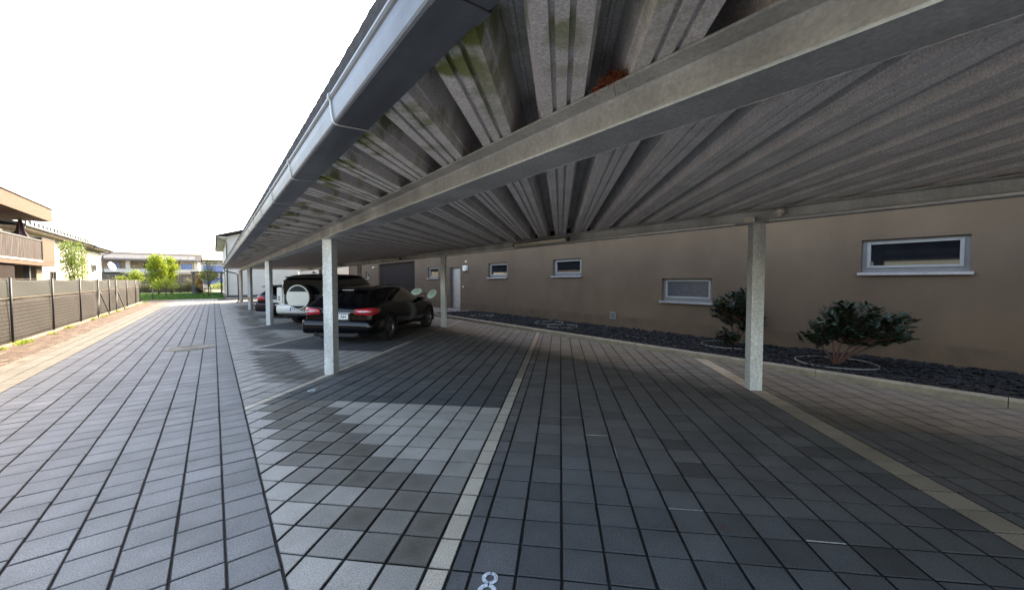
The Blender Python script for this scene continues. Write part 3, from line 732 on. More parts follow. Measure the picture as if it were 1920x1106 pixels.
def tree(name, label, base, h, crown, nleaf, leafL, lm, seed, trunk_r=.05, group=None, cat='tree', limbs=14):
    r = random.Random(seed); t = empty(name, label, cat, base, group=group)
    tm = MB(); fm = MB()
    top = max(c[2]+c[5]*.5 for c in crown)
    pts = [Vector((r.uniform(-.04, .04)*i, r.uniform(-.04, .04)*i, top*i/6)) for i in range(7)]; pts[0] = Vector((0, 0, -.05))
    tm.tube(pts, [trunk_r*(1-.13*i) for i in range(7)], 8)
    for i in range(limbs):
        c = r.choice(crown); z0 = r.uniform(.15, .75)*top
        e = Vector((c[0]+r.uniform(-.8, .8)*c[3], c[1]+r.uniform(-.8, .8)*c[4], c[2]+r.uniform(-.7, .8)*c[5]))
        s_ = Vector((0, 0, min(z0, max(.3, e.z-.2))))
        tm.tube([s_, s_.lerp(e, .5)+Vector((0, 0, .05)), e], [trunk_r*.4, trunk_r*.25, trunk_r*.1], 5, cap=False)
    vol = [c[3]*c[4]*c[5] for c in crown]; tot = sum(vol)
    for c, vv in zip(crown, vol):
        ncl = max(6, int(nleaf*vv/tot/14))
        for i in range(ncl):
            while True:
                a = Vector((r.uniform(-1, 1), r.uniform(-1, 1), r.uniform(-1, 1)))
                if .25 < a.length <= 1: break
            cc = Vector((c[0]+a.x*c[3], c[1]+a.y*c[4], c[2]+a.z*c[5])); cs = r.uniform(.5, 1.1)*leafL*3
            for k in range(14):
                p = cc+Vector((r.gauss(0, cs*.5), r.gauss(0, cs*.5), r.gauss(0, cs*.45)))
                d = Vector((r.uniform(-1, 1), r.uniform(-1, 1), r.uniform(-1, .5)))
                leaf(fm, p, d, Vector((r.uniform(-1, 1), r.uniform(-1, 1), 1)), leafL*r.uniform(.7, 1.3), leafL*.6)
    tm.build('trunk', M['bark'], t, smooth=True); fm.build('crown', M[lm], t)
    return t
tree('lime_tree', 'bright lime green columnar tree at the back of the lawn', (-5.1, 61, 0), 5, [(0, 0, 3.0, .95, .8, 1.55), (-.15, 0, 4.0, .6, .6, .7), (-.3, 0, 1.4, .5, .5, .9)], 4600, .15, 'leaf_lime', 21, .09, limbs=8)
tree('lime_tree', 'narrower lime green tree just right of the bright columnar one', (-4.1, 62.5, 0), 5, [(0, 0, 2.9, .62, .6, 1.6), (0, 0, 3.9, .4, .4, .6)], 2600, .15, 'leaf_lime', 22, .07, limbs=8)
tree('young_tree', 'green leafy tree in front of the white house behind the fence', (-7.0, 36.5, 0), 5, [(0, 0, 3.3, .62, .75, .9), (-.1, .6, 2.3, .5, .6, .9), (.1, -.5, 2.4, .45, .6, .9), (0, -.9, 3.4, .35, .35, .6)], 2300, .11, 'leaf_young', 23, .05)
tree('sapling', 'thin sparse sapling with pale leaves near the end of the gutter', (-.38, 49.0, 0), 5.8, [(0, 0, 4.2, .35, .35, 1.5), (-.8, 0, 4.6, .25, .3, .7), (.55, 0, 3.9, .3, .3, .8), (0, 0, 2.2, .7, .5, .9), (0, 0, .5, .45, .4, .4)], 1700, .10, 'leaf_young', 24, .045, limbs=18)
tree('orange_shrub', 'orange and green leaved shrub behind the thin sapling', (-.3, 56, 0), 3, [(0, 0, 2.1, 1.0, .6, .8), (-.9, 0, 1.6, .6, .5, .8)], 1500, .13, 'leaf_orange', 25, .05, cat='shrub')
for i, (x, y, z, r_, lm, lab) in enumerate([(-6.6, 49.5, 1.45, .45, 'leaf_lime', 'lime green shrub top showing just above the fence on the left'),
                                 (-5.75, 50, 1.95, .50, 'leaf_lime', 'lime green shrub with a raised shoot above the fence'),
                                 (-3.7, 50.5, 1.30, 1.0, 'leaf_lime', 'low spreading lime shrub at the far end of the fence')]):
    tree('garden_shrub', lab, (x, y, 0), 2, [(0, 0, z, r_, r_*.8, .55)], 620, .14, lm, 30+i, .04, cat='shrub', group='lime shrubs along the fence', limbs=5)
for i, x in enumerate([-8.6, -7.2, -6.3, -4.2, -3.4, -2.6, -1.9]):
    h = [1.3, 1.0, 1.1, 1.5, 1.2, 1.6, 1.3][i]
    labs = ['leftmost grey green shrub along the netting fence behind the lawn', 'small grey green shrub second from left on the netting fence', 'grey green shrub just left of the lime tree on the netting fence',
            'leggy grey green shrub right of the lime trees on the netting fence', 'broad pale shrub in the middle of the netting fence right of the lime trees', 'tall wispy shrub near the right end of the netting fence', 'last grey green shrub by the brick pier']
    tree('hedge_shrub', labs[i], (x, 65.6, 0), h, [(0, 0, h*.75, .45, .4, h*.45)], 330, .12, 'leaf_grey', 40+i, .035, cat='shrub', group='shrubs along the back netting fence', limbs=6)
tree('conifer_bush', 'low dark blue green bush at the right back corner of the lawn', (-1.35, 60, 0), 1, [(0, 0, .45, .65, .5, .4)], 700, .12, 'leaf_dark', 60, .04, cat='shrub', limbs=4)
# weeds
rnd = random.Random(12)
for i, (x, y, s) in enumerate([(-3.9, 14.2, .5), (-3.86, 15.3, 1.25), (-3.84, 17.6, .5), (-3.86, 19.3, .8), (-3.88, 22.8, .7), (-3.9, 24.6, .9), (-3.9, 27.9, .8), (-3.92, 30.5, .7), (-3.9, 34.2, .9), (-4, 38.5, 1.2)]):
    b = MB()
    for k in range(int(60*s)):
        a = rnd.uniform(0, 6.3); q = Vector((x+rnd.gauss(0, .06*s), y+rnd.gauss(0, .17*s), 0))
        leaf(b, q, Vector((math.cos(a), math.sin(a), rnd.uniform(.4, 2))), Vector((0, 0, 1)), rnd.uniform(.05, .12)*(.6+.5*s), .028)
    where = ['tiny weed tuft at the left frame edge', 'biggest yellow green weed tuft', 'tiny flat weed tuft after the biggest one', 'weed tuft by the second fence post', 'small weed tuft before the braced post', 'weed tuft at the foot of the first brace', 'weed tuft between the two braces', 'weed tuft past the second brace', 'small weed tuft far along the fence', 'wide weed tuft at the far end of the fence'][i]
    tag(b.build('weed_tuft', M['leaf_lime']), where + ' along the concrete edging', 'weed', 'weeds along the fence edging')
# lawn
sheet('lawn', [(-14, 42.55), (.85, 42.55), (.85, 70), (-14, 70)], -.005, M['lawnsoil'])
b = MB(); rnd = random.Random(77)
for i in range(9000):
    x = rnd.uniform(-9, .8); y = 42.6+22*rnd.random()**1.6; h = rnd.uniform(.05, .11); a = rnd.uniform(0, 6.3)
    wv = Vector((math.cos(a), math.sin(a), 0))*.03; tip = Vector((rnd.uniform(-.03, .03), rnd.uniform(-.03, .03), h))
    q = Vector((x, y, -.004)); b.add([q-wv, q+wv, q+tip], [(0, 1, 2)])
tag(b.build('grass', M['grass']), 'short green grass of the lawn at the end of the driveway', 'grass', kind='stuff')
b = MB(); b.box(-5.5, .9, 42.33, 42.5, -.03, .02); b.box(.9, 20, 42.33, 42.5, -.03, .012); o = b.build('lawn_edging', M['concrete']); o['kind'] = 'structure'
sheet('path', [(1.0, 42.52), (20, 42.52), (20, 47), (1.0, 47)], -.012, M['concrete'])

# ================================================================ FENCE
M['screen_up'] = mat('green_grey_screen', (.034, .038, .033), (.021, .024, .021), rough=.9, scale=9, stretch=(1, 1.5, 26), bump=.004, bscale=60)
M['screen_lo'] = mat('brown_grey_screen', (.024, .020, .0175), (.013, .011, .0095), rough=.9, scale=7, stretch=(1, .6, 30), bump=.004, bscale=40)
fx = -4.0
fe = empty('screen_fence', 'black post fence covered with grey green privacy netting left of the driveway', 'fence', (fx, 12, 0))
def fp(mb, name, m, **k): o = mb.build(name, m, fe, **k); o.location = (-fx, -12, 0); return o
posts = [9.0, 12.1, 15.2, 18.35, 21.5, 25.0, 27.3, 29.0, 32.6, 36.6, 38.9]
xs_ = lambda y: fx-.0*max(0, y-30)-(.10 if y > 24 else 0)-max(0, y-30)*.02
# cloths with slight sag / folds
def cloth(z0, z1, name, m, dx, amp, ys):
    b = MB(); vs = []; fs = []; nz_ = 6
    rr = random.Random(5); n = 0
    for y in ys:
        for k in range(nz_+1):
            z = z0+(z1-z0)*k/nz_
            # top edge sags between posts
            sag = 0
            for a, c in zip(posts, posts[1:]):
                if a <= y <= c: t_ = (y-a)/(c-a); sag = 4*t_*(1-t_)
            zz_ = z-(.035*sag if k == nz_ else 0)
            vs.append((xs_(y)+dx+amp*math.sin(y*2.1+k*.7)+rr.uniform(-1, 1)*amp*.5, y, zz_))
        n += 1
    for i in range(n-1):
        for k in range(nz_): fs.append((i*(nz_+1)+k, (i+1)*(nz_+1)+k, (i+1)*(nz_+1)+k+1, i*(nz_+1)+k+1))
    b.add(vs, fs); o = fp(b, name, m, smooth=True)
    s_ = o.modifiers.new('s', 'SOLIDIFY'); s_.thickness = .004; return o
ysl = [6+.25*i for i in range(132)]
cloth(1.12, 1.64, 'upper_netting', M['screen_up'], -.03, .006, ysl)
cloth(.02, 1.16, 'lower_netting', M['screen_lo'], -.035, .012, ysl)
b = MB()
for k in range(12):
    z = .08+k*.096
    b.tube([(xs_(y)-.012, y, z) for y in (6, 15.2, 24, 24.5, 30, 38.8)], .0018, 4)
b.tube([(xs_(y)-.01, y, 1.16) for y in (6, 15.2, 24, 24.5, 30, 38.8)], .008, 5)
b.tube([(xs_(y)-.01, y, 1.645) for y in (6, 24, 24.5, 30, 38.8)], .004, 5)
fp(b, 'fence_wires', M['concrete'])
b = MB()
for i in range(0, 320):
    y = 6+i*.1
    b.tube([(xs_(y)-.014, y, .05), (xs_(y)-.014, y, 1.16)], .0013, 3, cap=False)
fp(b, 'wire_mesh', M['black'])
for y in posts:
    b = MB(); b.tube([(xs_(y)+.01, y, -.05), (xs_(y)+.01, y, 1.67)], .023, 10)
    o = fp(b, 'post', M['black'], smooth=True)
for y in (25.0, 29.0):
    for dy in (-1.1, 1.15):
        b = MB(); b.tube([(xs_(y)+.035, y+.03*dy, 1.13), (xs_(y)+.16, y+dy, .02)], .021, 8); fp(b, 'brace', M['darkgrey'], smooth=True)
b = MB(); b.box(fx-.06, fx+.05, 6, 24.5, -.05, .05); b.box(fx-.30, fx-.05, 24.5, 38.9, -.05, .05); fp(b, 'base_edging', M['crender'])
# low free-standing post by the lawn
b = MB(); b.tube([(-3.95, 42.9, 0), (-3.95, 42.9, 1.0)], .035, 8); b.tube([(-3.95, 42.9, 1.0), (-3.95, 42.9, 1.04)], [.04, .02], 8)
tag(b.build('bollard', M['darkgrey'], smooth=True), 'slim dark post standing alone at the near edge of the lawn', 'post')
# back netting fence
bf = empty('netting_fence', 'low brown netting fence with thin posts behind the lawn', 'fence', (-6, 66.2, 0))
b = MB(); b.box(-5.5, 4.4, -.01, .01, .05, 1.35); b.build('netting', mat('brown_netting', (.16, .125, .095), (.10, .08, .06), rough=.9, scale=9, stretch=(2, 1, 9)), bf)
for i in range(9):
    b = MB(); b.tube([(-5.5+i*1.22, -.03, 0), (-5.5+i*1.22, -.03, 1.5)], .035, 6); b.build('post', M['darkgrey'], bf)
b = MB(); b.box(-.25, .25, -.2, .2, 0, 1.45); b.box(-.30, .30, -.25, .25, 1.45, 1.52)
o = b.build('brick_pier', M['brick']); o.location = (-1.35, 66.3, 0); tag(o, 'short red brick pier at the right end of the netting fence', 'pier')
# board fence (dark vertical boards)
wf = empty('board_fence', 'tall fence of dark weathered vertical boards in front of the far house', 'fence', (-6, 70.5, 0))
b = MB(); x = -7.5
rnd = random.Random(31)
while x < 4.55: b.box(x, x+.135, rnd.uniform(-.01, .01), .03, 0, 2.42); x += .15
b.build('boards', M['woodg'], wf); b = MB(); b.box(-7.5, 4.6, -.04, .06, 2.42, 2.47); b.box(-7.5, 4.6, .03, .08, 1.2, 1.3); b.build('rail', M['darkgrey'], wf)

# ================================================================ FAR HOUSE (Y = 75)
M['far'] = mat('far_beige_render', (.44, .35, .265), (.40, .315, .24), rough=.9, scale=2)
h = empty('apartment_house', 'long two storey beige house with grey solar roof beyond the lawn', 'house', (-6, 76, 0))
def hp(mb, n, m, parent=None, **k):
    o = mb.build(n, m, parent or h, **k)
    if parent is None: o.location = (6, -76, 0)
    return o
b = MB(); b.box(-13.5, -1.85, 77.4, 88, 0, 4.5); hp(b, 'rear_wall', M['far'])
b = MB(); b.box(-13.5, -9.9, 76.0, 77.4, 0, 2.9); b.box(-3.9, -1.8, 76.0, 77.4, 0, 4.5); hp(b, 'wall', M['far'])
b = MB(); b.box(-13.4, -3.9, 76.0, 77.4, 2.55, 2.9); hp(b, 'balcony_slab', M['wrender'])
b = MB(); b.box(-13.5, -1.7, 75.75, 75.85, 2.75, 3.22); b.box(-13.5, -1.7, 75.7, 75.9, 3.22, 3.28); hp(b, 'balcony_parapet', M['wrender'])
for x in (-9.45, -2.05):
    b = MB(); b.box(x-.22, x+.22, 75.9, 76.35, 2.9, 4.5); hp(b, 'column', M['wrender'])
for (x0, x1, z0, z1, mm) in [(-11.6, -10.4, 2.95, 4.25, 'blue2'), (-8.0, -7.3, 3.1, 4.2, 'glass'), (-7.2, -6.2, 3.3, 4.2, 'white')]:
    M.setdefault('blue2', mat('blue_reflective_glass', (.12, .20, .42), (.08, .14, .32), rough=.15, scale=2))
    b = MB(); b.box(x0, x1, 77.34, 77.39, z0, z1); o = hp(b, 'window', M[mm]); 
    b = MB(); b.box(x0-.06, x0, 77.3, 77.39, z0-.06, z1+.06); b.box(x1, x1+.06, 77.3, 77.39, z0-.06, z1+.06); b.box(x0, x1, 77.3, 77.39, z1, z1+.06); b.build('window_frame', M['pvc'], o)
for (x0, x1) in [(-3.75, -3.2), (-3.1, -2.5)]:
    b = MB(); b.box(x0, x1, 75.94, 75.99, 3.3, 4.15); o = hp(b, 'window', M['blue2']); 
    b = MB(); b.box(x0-.05, x1+.05, 75.95, 75.998, 3.23, 3.295); b.build('sill', M['pvc'], o)
b = MB()
b.prism([(75.2, 4.42), (75.2, 4.55), (83, 5.95), (89, 5.0), (89, 4.85), (83, 5.8)], -14.5, -1.45, 'x'); rf = hp(b, 'roof', M['rooft'])
b = MB()
for i in range(14):
    for j in range(2):
        x0 = -14.2+i*.86; y0, y1 = 75.9+j*1.9, 75.9+j*1.9+1.8
        if x0 > -2.6: continue
        zf = lambda y: 4.55+(y-75.2)*(1.40/7.8)+.05
        b.add([(x0, y0, zf(y0)), (x0+.82, y0, zf(y0)), (x0+.82, y1, zf(y1)), (x0, y1, zf(y1)), (x0, y0, zf(y0)-.04), (x0+.82, y0, zf(y0)-.04), (x0+.82, y1, zf(y1)-.04), (x0, y1, zf(y1)-.04)],
              [(0, 1, 2, 3), (7, 6, 5, 4), (0, 4, 5, 1), (1, 5, 6, 2), (2, 6, 7, 3), (3, 7, 4, 0)])
b.build('solar_panels', M['solar'], rf)
b = MB(); b.box(-14.5, -1.45, 75.05, 75.2, 4.4, 4.56); b.build('roof_gutter', M['darkgrey'], rf)
# far modern building and pergola things between
h2 = empty('flat_roof_house', 'distant pale flat roofed building behind the orange shrub', 'house', (0, 95, 0))
b = MB(); b.box(-1.9, 4.5, 0, 8, 0, 5.3); b.build('wall', M['wrender'], h2); b = MB(); b.box(-2.4, 5, -.8, 8.5, 5.3, 5.55); b.build('roof', M['rooft'], h2)
for k in range(2):
    b = MB(); b.box(-1.5, 3.6, -.04, -.001, .9+2.3*k, 2.2+2.3*k); b.build('window', M['blue2'], h2)
    b = MB(); b.box(-2.0, 4.6, -1.0, -.9, 2.5+.0*k+2.2*k, 2.7+2.2*k); b.build('balcony', M['darkgrey'], h2)
pg = empty('pergola', 'dark flat canopy on posts behind the sapling', 'pergola', (0.2, 58, 0))
b = MB(); b.box(-2.2, 3.0, -1.5, 1.5, 2.45, 2.62); b.build('canopy', M['darkgrey'], pg)
for x, y in ((-2.0, -1.3), (-2.0, 1.3), (.55, -1.3), (2.6, -1.3), (2.6, 1.3)):
    b = MB(); b.box(x-.09, x+.09, y-.09, y+.09, 0, 2.45); b.build('post', M['darkgrey'], pg)
tree('round_hedge', 'bright yellow green hedge seen through under the pergola', (1.2, 75, 0), 1.2, [(0, 0, .7, 1.7, .6, .5)], 900, .16, 'leaf_lime', 71, .04, cat='hedge', limbs=4)
sheet('back_path', [(.2, 50), (6, 50), (6, 73), (.2, 73)], -.006, M['concrete'])

# ================================================================ WHITE HOUSE RIGHT BACK
h = empty('white_house', 'white two storey house with dark downpipe behind the carport end', 'house', (1.1, 45, 0))
b = MB(); b.box(0, 13, 0, 22, 0, 5.75); b.build('wall', M['wrender'], h)
b = MB(); b.box(-.02, 13, -.02, 0, -.01, .22); b.build('plinth', M['darkgrey'], h)
b = MB(); b.prism([(-.72, 5.66), (-.72, 5.80), (5.2, 7.7), (5.2, 7.5)], -.55, 22.5, 'y'); b.prism([(5.2, 7.5), (5.2, 7.7), (13.6, 5.6), (13.6, 5.46)], -.55, 22.5, 'y'); rf = b.build('roof', M['rooft'], h)
b = MB(); b.prism([(0, 5.75), (5.2, 7.45), (12.9, 5.75)], 0, .3, 'y'); b.build('gable', M['wrender'], h)
b = MB(); b.tube([(-.78, -.6, 5.72), (-.78, 22.5, 5.72)], .07, 8); b.build('roof_gutter', M['darkgrey'], rf)
b = MB(); b.tube([(-.76, -.1, 5.68), (-.76, -.12, 5.5), (-.10, -.12, 5.25), (-.06, -.12, 5.1), (-.06, -.12, .05)], .055, 8); b.build('downpipe', M['darkgrey'], h, smooth=True)
b = MB(); b.box(-.7, -.02, -.45, 22, 5.56, 5.655); b.build('soffit', M['wrender'], h)

# ================================================================ LEFT HOUSES
h = empty('white_row_house', 'long white rendered house with dark eaves left beyond the fence', 'house', (-9, 40, 0))
b = MB(); b.box(-9, 0, -4.2, 9.2, 0, 4.55); b.build('wall', M['wrender'], h)
b = MB(); b.box(-9, -.05, 9.2, 17, 0, 4.5); b.build('rear_wall', M['wrender'], h)
b = MB(); b.prism([(.62, 4.72), (.62, 4.86), (-4.2, 6.1), (-9.4, 4.8), (-9.4, 4.66), (-4.2, 5.9)], -6.0, 10.3, 'y'); rf = b.build('roof', M['rooft'], h)
b = MB(); b.prism([(.62, 4.66), (.62, 4.78), (-4.2, 6.0), (-4.2, 5.8)], 10.7, 18.0, 'y'); b.build('roof', M['rooft'], h)
b = MB(); b.box(-.6, .60, -5.9, 10.2, 4.56, 4.70); b.box(-.6, .60, 10.75, 17.9, 4.5, 4.645); b.build('soffit', M['yrender'], h)
b = MB(); b.tube([(.68, -6, 4.74), (.68, 10.3, 4.74)], .075, 8); b.tube([(.68, 10.7, 4.68), (.68, 18, 4.68)], .07, 8); b.build('roof_gutter', M['darkgrey'], rf)
for i in range(22):
    b = MB(); y = -5.6+i*.74; b.prism([(.40, 4.84), (.47, 4.84), (.47, 5.14), (.35, 5.14), (.35, 5.07), (.40, 5.07)], y, y+.10, 'y'); b.build('snow_guard', M['darkgrey'], rf)
b = MB(); b.tube([(.66, -5.9, 4.66), (.60, -5.9, 4.5), (.08, -5.6, 4.25), (.06, -5.6, 4.05)], .05, 8); b.build('downpipe', M['darkgrey'], h, smooth=True); b = MB(); b.tube([(.66, 17.6, 4.62), (.5, 17.6, 4.45), (.06, 17.2, 4.2), (.06, 17.2, 0)], .05, 8); b.build('downpipe', M['darkgrey'], h, smooth=True)
b = MB(); b.box(-.6, .06, 9.3, 11.2, 0, 4.3); b.build('loggia_wall', M['yrender'], h)
for (y0, y1, z0, z1) in [(-3.2, -2.2, .4, 2.0), (1.0, 2.1, .9, 2.2), (6.4, 7.2, 2.9, 4.0), (13.0, 14.2, 2.6, 3.9), (5.5, 6.3, .9, 2.0)]:
    b = MB(); b.box(.0005, .012, y0, y1, z0, z1); o = b.build('window', M['glass'], h)
    b = MB(); b.box(0, .05, y0-.07, y0, z0-.07, z1+.07); b.box(0, .05, y1, y1+.07, z0-.07, z1+.07); b.box(0, .05, y0, y1, z1, z1+.07); b.box(0, .08, y0, y1, z0-.07, z0); b.box(0, .04, (y0+y1)/2-.03, (y0+y1)/2+.03, z0, z1); b.build('window_frame', M['pvc'], o)
# satellite dishes
for i, (y, z, lab) in enumerate([(48.5, 3.05, 'white satellite dish on the white house wall, nearer one'), (56.8, 2.75, 'white satellite dish at the far corner of the white house')]):
    t = empty('satellite_dish', lab, 'satellite dish', (-8.95, y, z), group='satellite dishes on the white house')
    b = MB(); Mx = T(.62, -.1, .25, R(-25), 0, R(70))
    b.lathe([(0, 0), (.2, .02), (.36, .07), (.48, .13), (.49, .14), (.36, .085), (.2, .035), (0, .015)], 20, 0, Mx); b.build('dish', M['white'], t, smooth=True)
    b = MB(); b.tube([(0, 0, 0), (.5, 0, 0), (.62, -.1, .2)], .025, 6); b.tube([(.62, -.1, .02), (1.05, -.25, .15)], .015, 5); b.build('arm', M['alu'], t)
# ochre balcony house (nearest left)
h = empty('ochre_balcony_house', 'ochre house with jutting flat roof and slatted balcony at the left edge', 'house', (-7, 30, 0))
def op(mb, n, m, **k): o = mb.build(n, m, h, **k); o.location = (7, -30, 0); return o
b = MB(); b.box(-16, -7.0, 18, 32.7, 4.83, 5.52); op(b, 'roof_slab', M['ochre'])
b = MB(); b.box(-16.05, -6.95, 17.9, 32.75, 5.52, 5.58); op(b, 'roof_edge', M['darkgrey'])
b = MB(); b.box(-16, -6.98, 18, 32.7, 2.36, 2.56); op(b, 'balcony_slab', M['ochre'])
b = MB(); b.box(-7.02, -6.95, 18, 30.7, 2.562, 2.64); op(b, 'balcony_edge', M['wrender'])
b = MB(); b.box(-9, -6.97, 30.72, 32.72, 2.563, 3.78); op(b, 'balcony_parapet', M['ochre'])
b = MB(); b.box(-9, -6.95, 30.7, 32.74, 3.78, 3.82); op(b, 'parapet_cap', M['darkgrey'])
b = MB(); y = 18; rnd = random.Random(8)
while y < 30.6: wd = rnd.uniform(.06, .11); b.box(-7.0, -6.98, y, y+wd, 2.66, 3.62); y += wd+.045
op(b, 'balcony_slats', M['slatm'])
b = MB(); b.box(-7.03, -6.95, 18, 30.72, 3.62, 3.68); b.tube([(-6.97, 30.68, 2.6), (-6.97, 30.68, 3.66)], .04, 6); op(b, 'railing', M['darkgrey'])
b = MB(); b.box(-16, -9.6, 18, 32.5, 0, 4.83); op(b, 'wall', M['wrender'])
b = MB(); b.box(-9.59, -7.4, 31.6, 32.5, 0, 2.36); op(b, 'side_wall', M['yrender'])
b = MB(); b.box(-9.57, -9.5, 27.2, 28.6, .1, 2.2); b.box(-9.57, -9.5, 29.8, 30.6, .1, 2.2); op(b, 'patio_door', M['glass'])
b = MB(); b.box(-7.55, -7.35, 30.4, 30.6, 0, 2.36); op(b, 'column', M['darkgrey'])
b = MB(); b.box(-9.55, -7.1, 18, 27.6, 0, 2.36); op(b, 'dark_wall', M['niche'])
# folded umbrella on balcony
t = empty('folded_umbrella', 'folded plum coloured parasol standing on the balcony', 'umbrella', (-8.0, 32.1, 2.56))
b = MB(); n = 12; vs = []; fs = []
for k, (r_, z) in enumerate([(.02, 2.35), (.10, 2.1), (.15, 1.7), (.32, 1.38), (.26, 1.36)]):
    for i in range(n):
        a = 2*math.pi*i/n; q = r_*(1.1 if i % 2 else .72); vs.append((q*math.cos(a), q*math.sin(a), z-(.08 if i % 2 else 0)*(k == 3)))
for k in range(4):
    for i in range(n): fs.append((k*n+i, k*n+(i+1) % n, (k+1)*n+(i+1) % n, (k+1)*n+i))
fs.append(tuple(range(n))); b.add(vs, fs); b.build('canopy', M['umb'], t)
b = MB(); b.tube([(0, 0, 0), (0, 0, 2.38)], .025, 8); b.build('pole', M['white'], t)

# ================================================================ CARS
def loft_car(name, label, cat, loc, stations, mats, glass_rule, wheels, wr, wy, beltk):
    """stations: (x, halfwidth, zbottom, zbelt, ztop, topwidth)"""
    t = empty(name, label, cat, loc, R(45))
    secs = []
    for (x, w_, zb, zbl, zt, tw) in stations:
        mid = (zb+zbl)/2
        h = zt-zbl
        secs.append([(0, zb), (w_*.72, zb), (w_*.93, zb+.05), (w_*.985, zb+.16), (w_, mid), (w_*.992, zbl-.13), (w_*.965, zbl-.02), (w_*.955, zbl+min(.01, h*.1)),
                     (tw+(w_*.955-tw)*.5, zbl+h*.5), (tw+(w_*.955-tw)*.10, zbl+h*.86), (tw*.88, zbl+h*.97), (tw*.5, zt), (0, zt+.012)])
    n = len(secs[0]); vs = []; fs = []; mi = []
    full = []
    for s_, st in zip(secs, stations):
        ring = [(-y, z) for y, z in s_[1:-1]][::-1]
        pts = s_ + ring; full.append([(st[0], y, z) for y, z in pts])
    N = len(full[0])
    for r_ in full: vs += r_
    for i in range(len(full)-1):
        for j in range(N):
            fs.append((i*N+j, i*N+(j+1) % N, (i+1)*N+(j+1) % N, (i+1)*N+j))
            jj = j if j < n-1 else N-1-j
            mi.append(glass_rule(i, jj))
    # end caps as fans of quads between left/right columns
    for base, rev in ((0, 0), ((len(full)-1)*N, 1)):
        for j in range(n-1):
            a, b_ = base+j, base+j+1
            c = base+(N-j) % N; d = base+(N-j-1) % N
            q = [a, b_] + ([d] if d != b_ else []) + ([c] if c != a else [])
            q = list(dict.fromkeys(q))
            if len(q) < 3: continue
            fs.append(tuple(q if rev else q[::-1])); mi.append(0)
    me = bpy.data.meshes.new('tmp'); me.from_pydata(vs, [], fs)
    for m_ in mats: me.materials.append(m_[1])
    me.polygons.foreach_set('material_index', mi); me.polygons.foreach_set('use_smooth', [True]*len(fs)); me.update()
    bm = bmesh.new(); bm.from_mesh(me); bmesh.ops.recalc_face_normals(bm, faces=bm.faces)
    if bm.calc_volume(signed=True) < 0: bmesh.ops.reverse_faces(bm, faces=bm.faces)
    bm.to_mesh(me); bm.free()
    tmp = bpy.data.objects.new('tmp', me); C.objects.link(tmp)
    ss = tmp.modifiers.new('s', 'SUBSURF'); ss.levels = 2; ss.render_levels = 2
    ss.levels = 3; ss.render_levels = 3
    dg = bpy.context.evaluated_depsgraph_get(); ev = bpy.data.meshes.new_from_object(tmp.evaluated_get(dg))
    bpy.data.objects.remove(tmp)
    names = {i: m_[0] for i, m_ in enumerate(mats)}
    root_parts = {}
    groups = {}
    for p in ev.polygons:
        pc = p.center
        if abs(pc.y) > wy-.34 and any((pc.x-x)**2+(pc.z-wr)**2 < (wr*1.14)**2 for x in wheels): continue
        mn = ev.materials[p.material_index].name if p.material_index < len(ev.materials) and ev.materials[p.material_index] else ''
        key = None
        for i, m_ in enumerate(mats):
            if i == p.material_index: key = m_[0]; mm = m_[1]
        if key is None: key, mm = mats[0][0], M['plast']
        groups.setdefault(key, (ev.materials[p.material_index] if p.material_index < len(ev.materials) else mm, []))[1].append(p.index)
    co_ = [v.co.copy() for v in ev.vertices]
    for key, (mm, idx) in groups.items():
        b = MB(); mp = {}; 
        for pi in idx:
            f = []
            for vi in ev.polygons[pi].vertices:
                if vi not in mp: mp[vi] = len(b.v); b.v.append(tuple(co_[vi]))
                f.append(mp[vi])
            b.f.append(f); b.m.append(0)
        o = b.build(key, mm, t, smooth=True)
    # wheel wells and arch lips
    for x in wheels:
        for sg in (-1, 1):
            b = MB()
            pts = [(x+wr*1.15*math.cos(a_), wr+wr*1.15*math.sin(a_)) for a_ in [math.pi*(-.12+1.24*k/20) for k in range(21)]]
            vs = []
            for px, pz in pts: vs += [(px, sg*(wy-.36), pz), (px, sg*(wy-.012), pz)]
            b.add(vs, [(2*k, 2*k+1, 2*k+3, 2*k+2) for k in range(20)])
            b.add([(x, sg*(wy-.35), wr)]+[(px, sg*(wy-.35), pz) for px, pz in pts], [(0, k+1, k+2) for k in range(20)])
            b.tube([(px, sg*(wy-.012), pz) for px, pz in pts], wr*.06, 6)
            b.build('wheel_arch', M['plast'], t, smooth=True)
    # wheels
    for x in wheels:
        for sg in (-1, 1):
            W_ = MB(); c = T(x, sg*(wy-.13), wr, 0, R(90) if sg < 0 else R(-90))
            r0 = wr*.68
            W_.lathe([(r0, -.10), (wr*.93, -.11), (wr*.985, -.09), (wr, -.05), (wr, .05), (wr*.985, .09), (wr*.93, .115), (r0, .10), (r0, -.10)], 36, 0, c)
            wl = W_.build('wheel', M['rubber'], t, smooth=True)
            Q = MB(); Q.lathe([(r0*.93, .02), (r0, .095), (r0*.97, .10), (r0*.9, .06), (r0*.9, -.02), (0, -.03)], 36, 0, c)
            for k in range(10):
                a = k*math.pi/5; q = T(0, 0, 0, a)
                Q.box(.05, r0*.95, -.014, .014, .055, .085, 0, c @ q)
            Q.lathe([(0, .09), (.05, .088), (.06, .05)], 16, 0, c)
            Q.build('rim', M['rimm'], wl)
    bpy.data.meshes.remove(ev); bpy.data.meshes.remove(me)
    return t
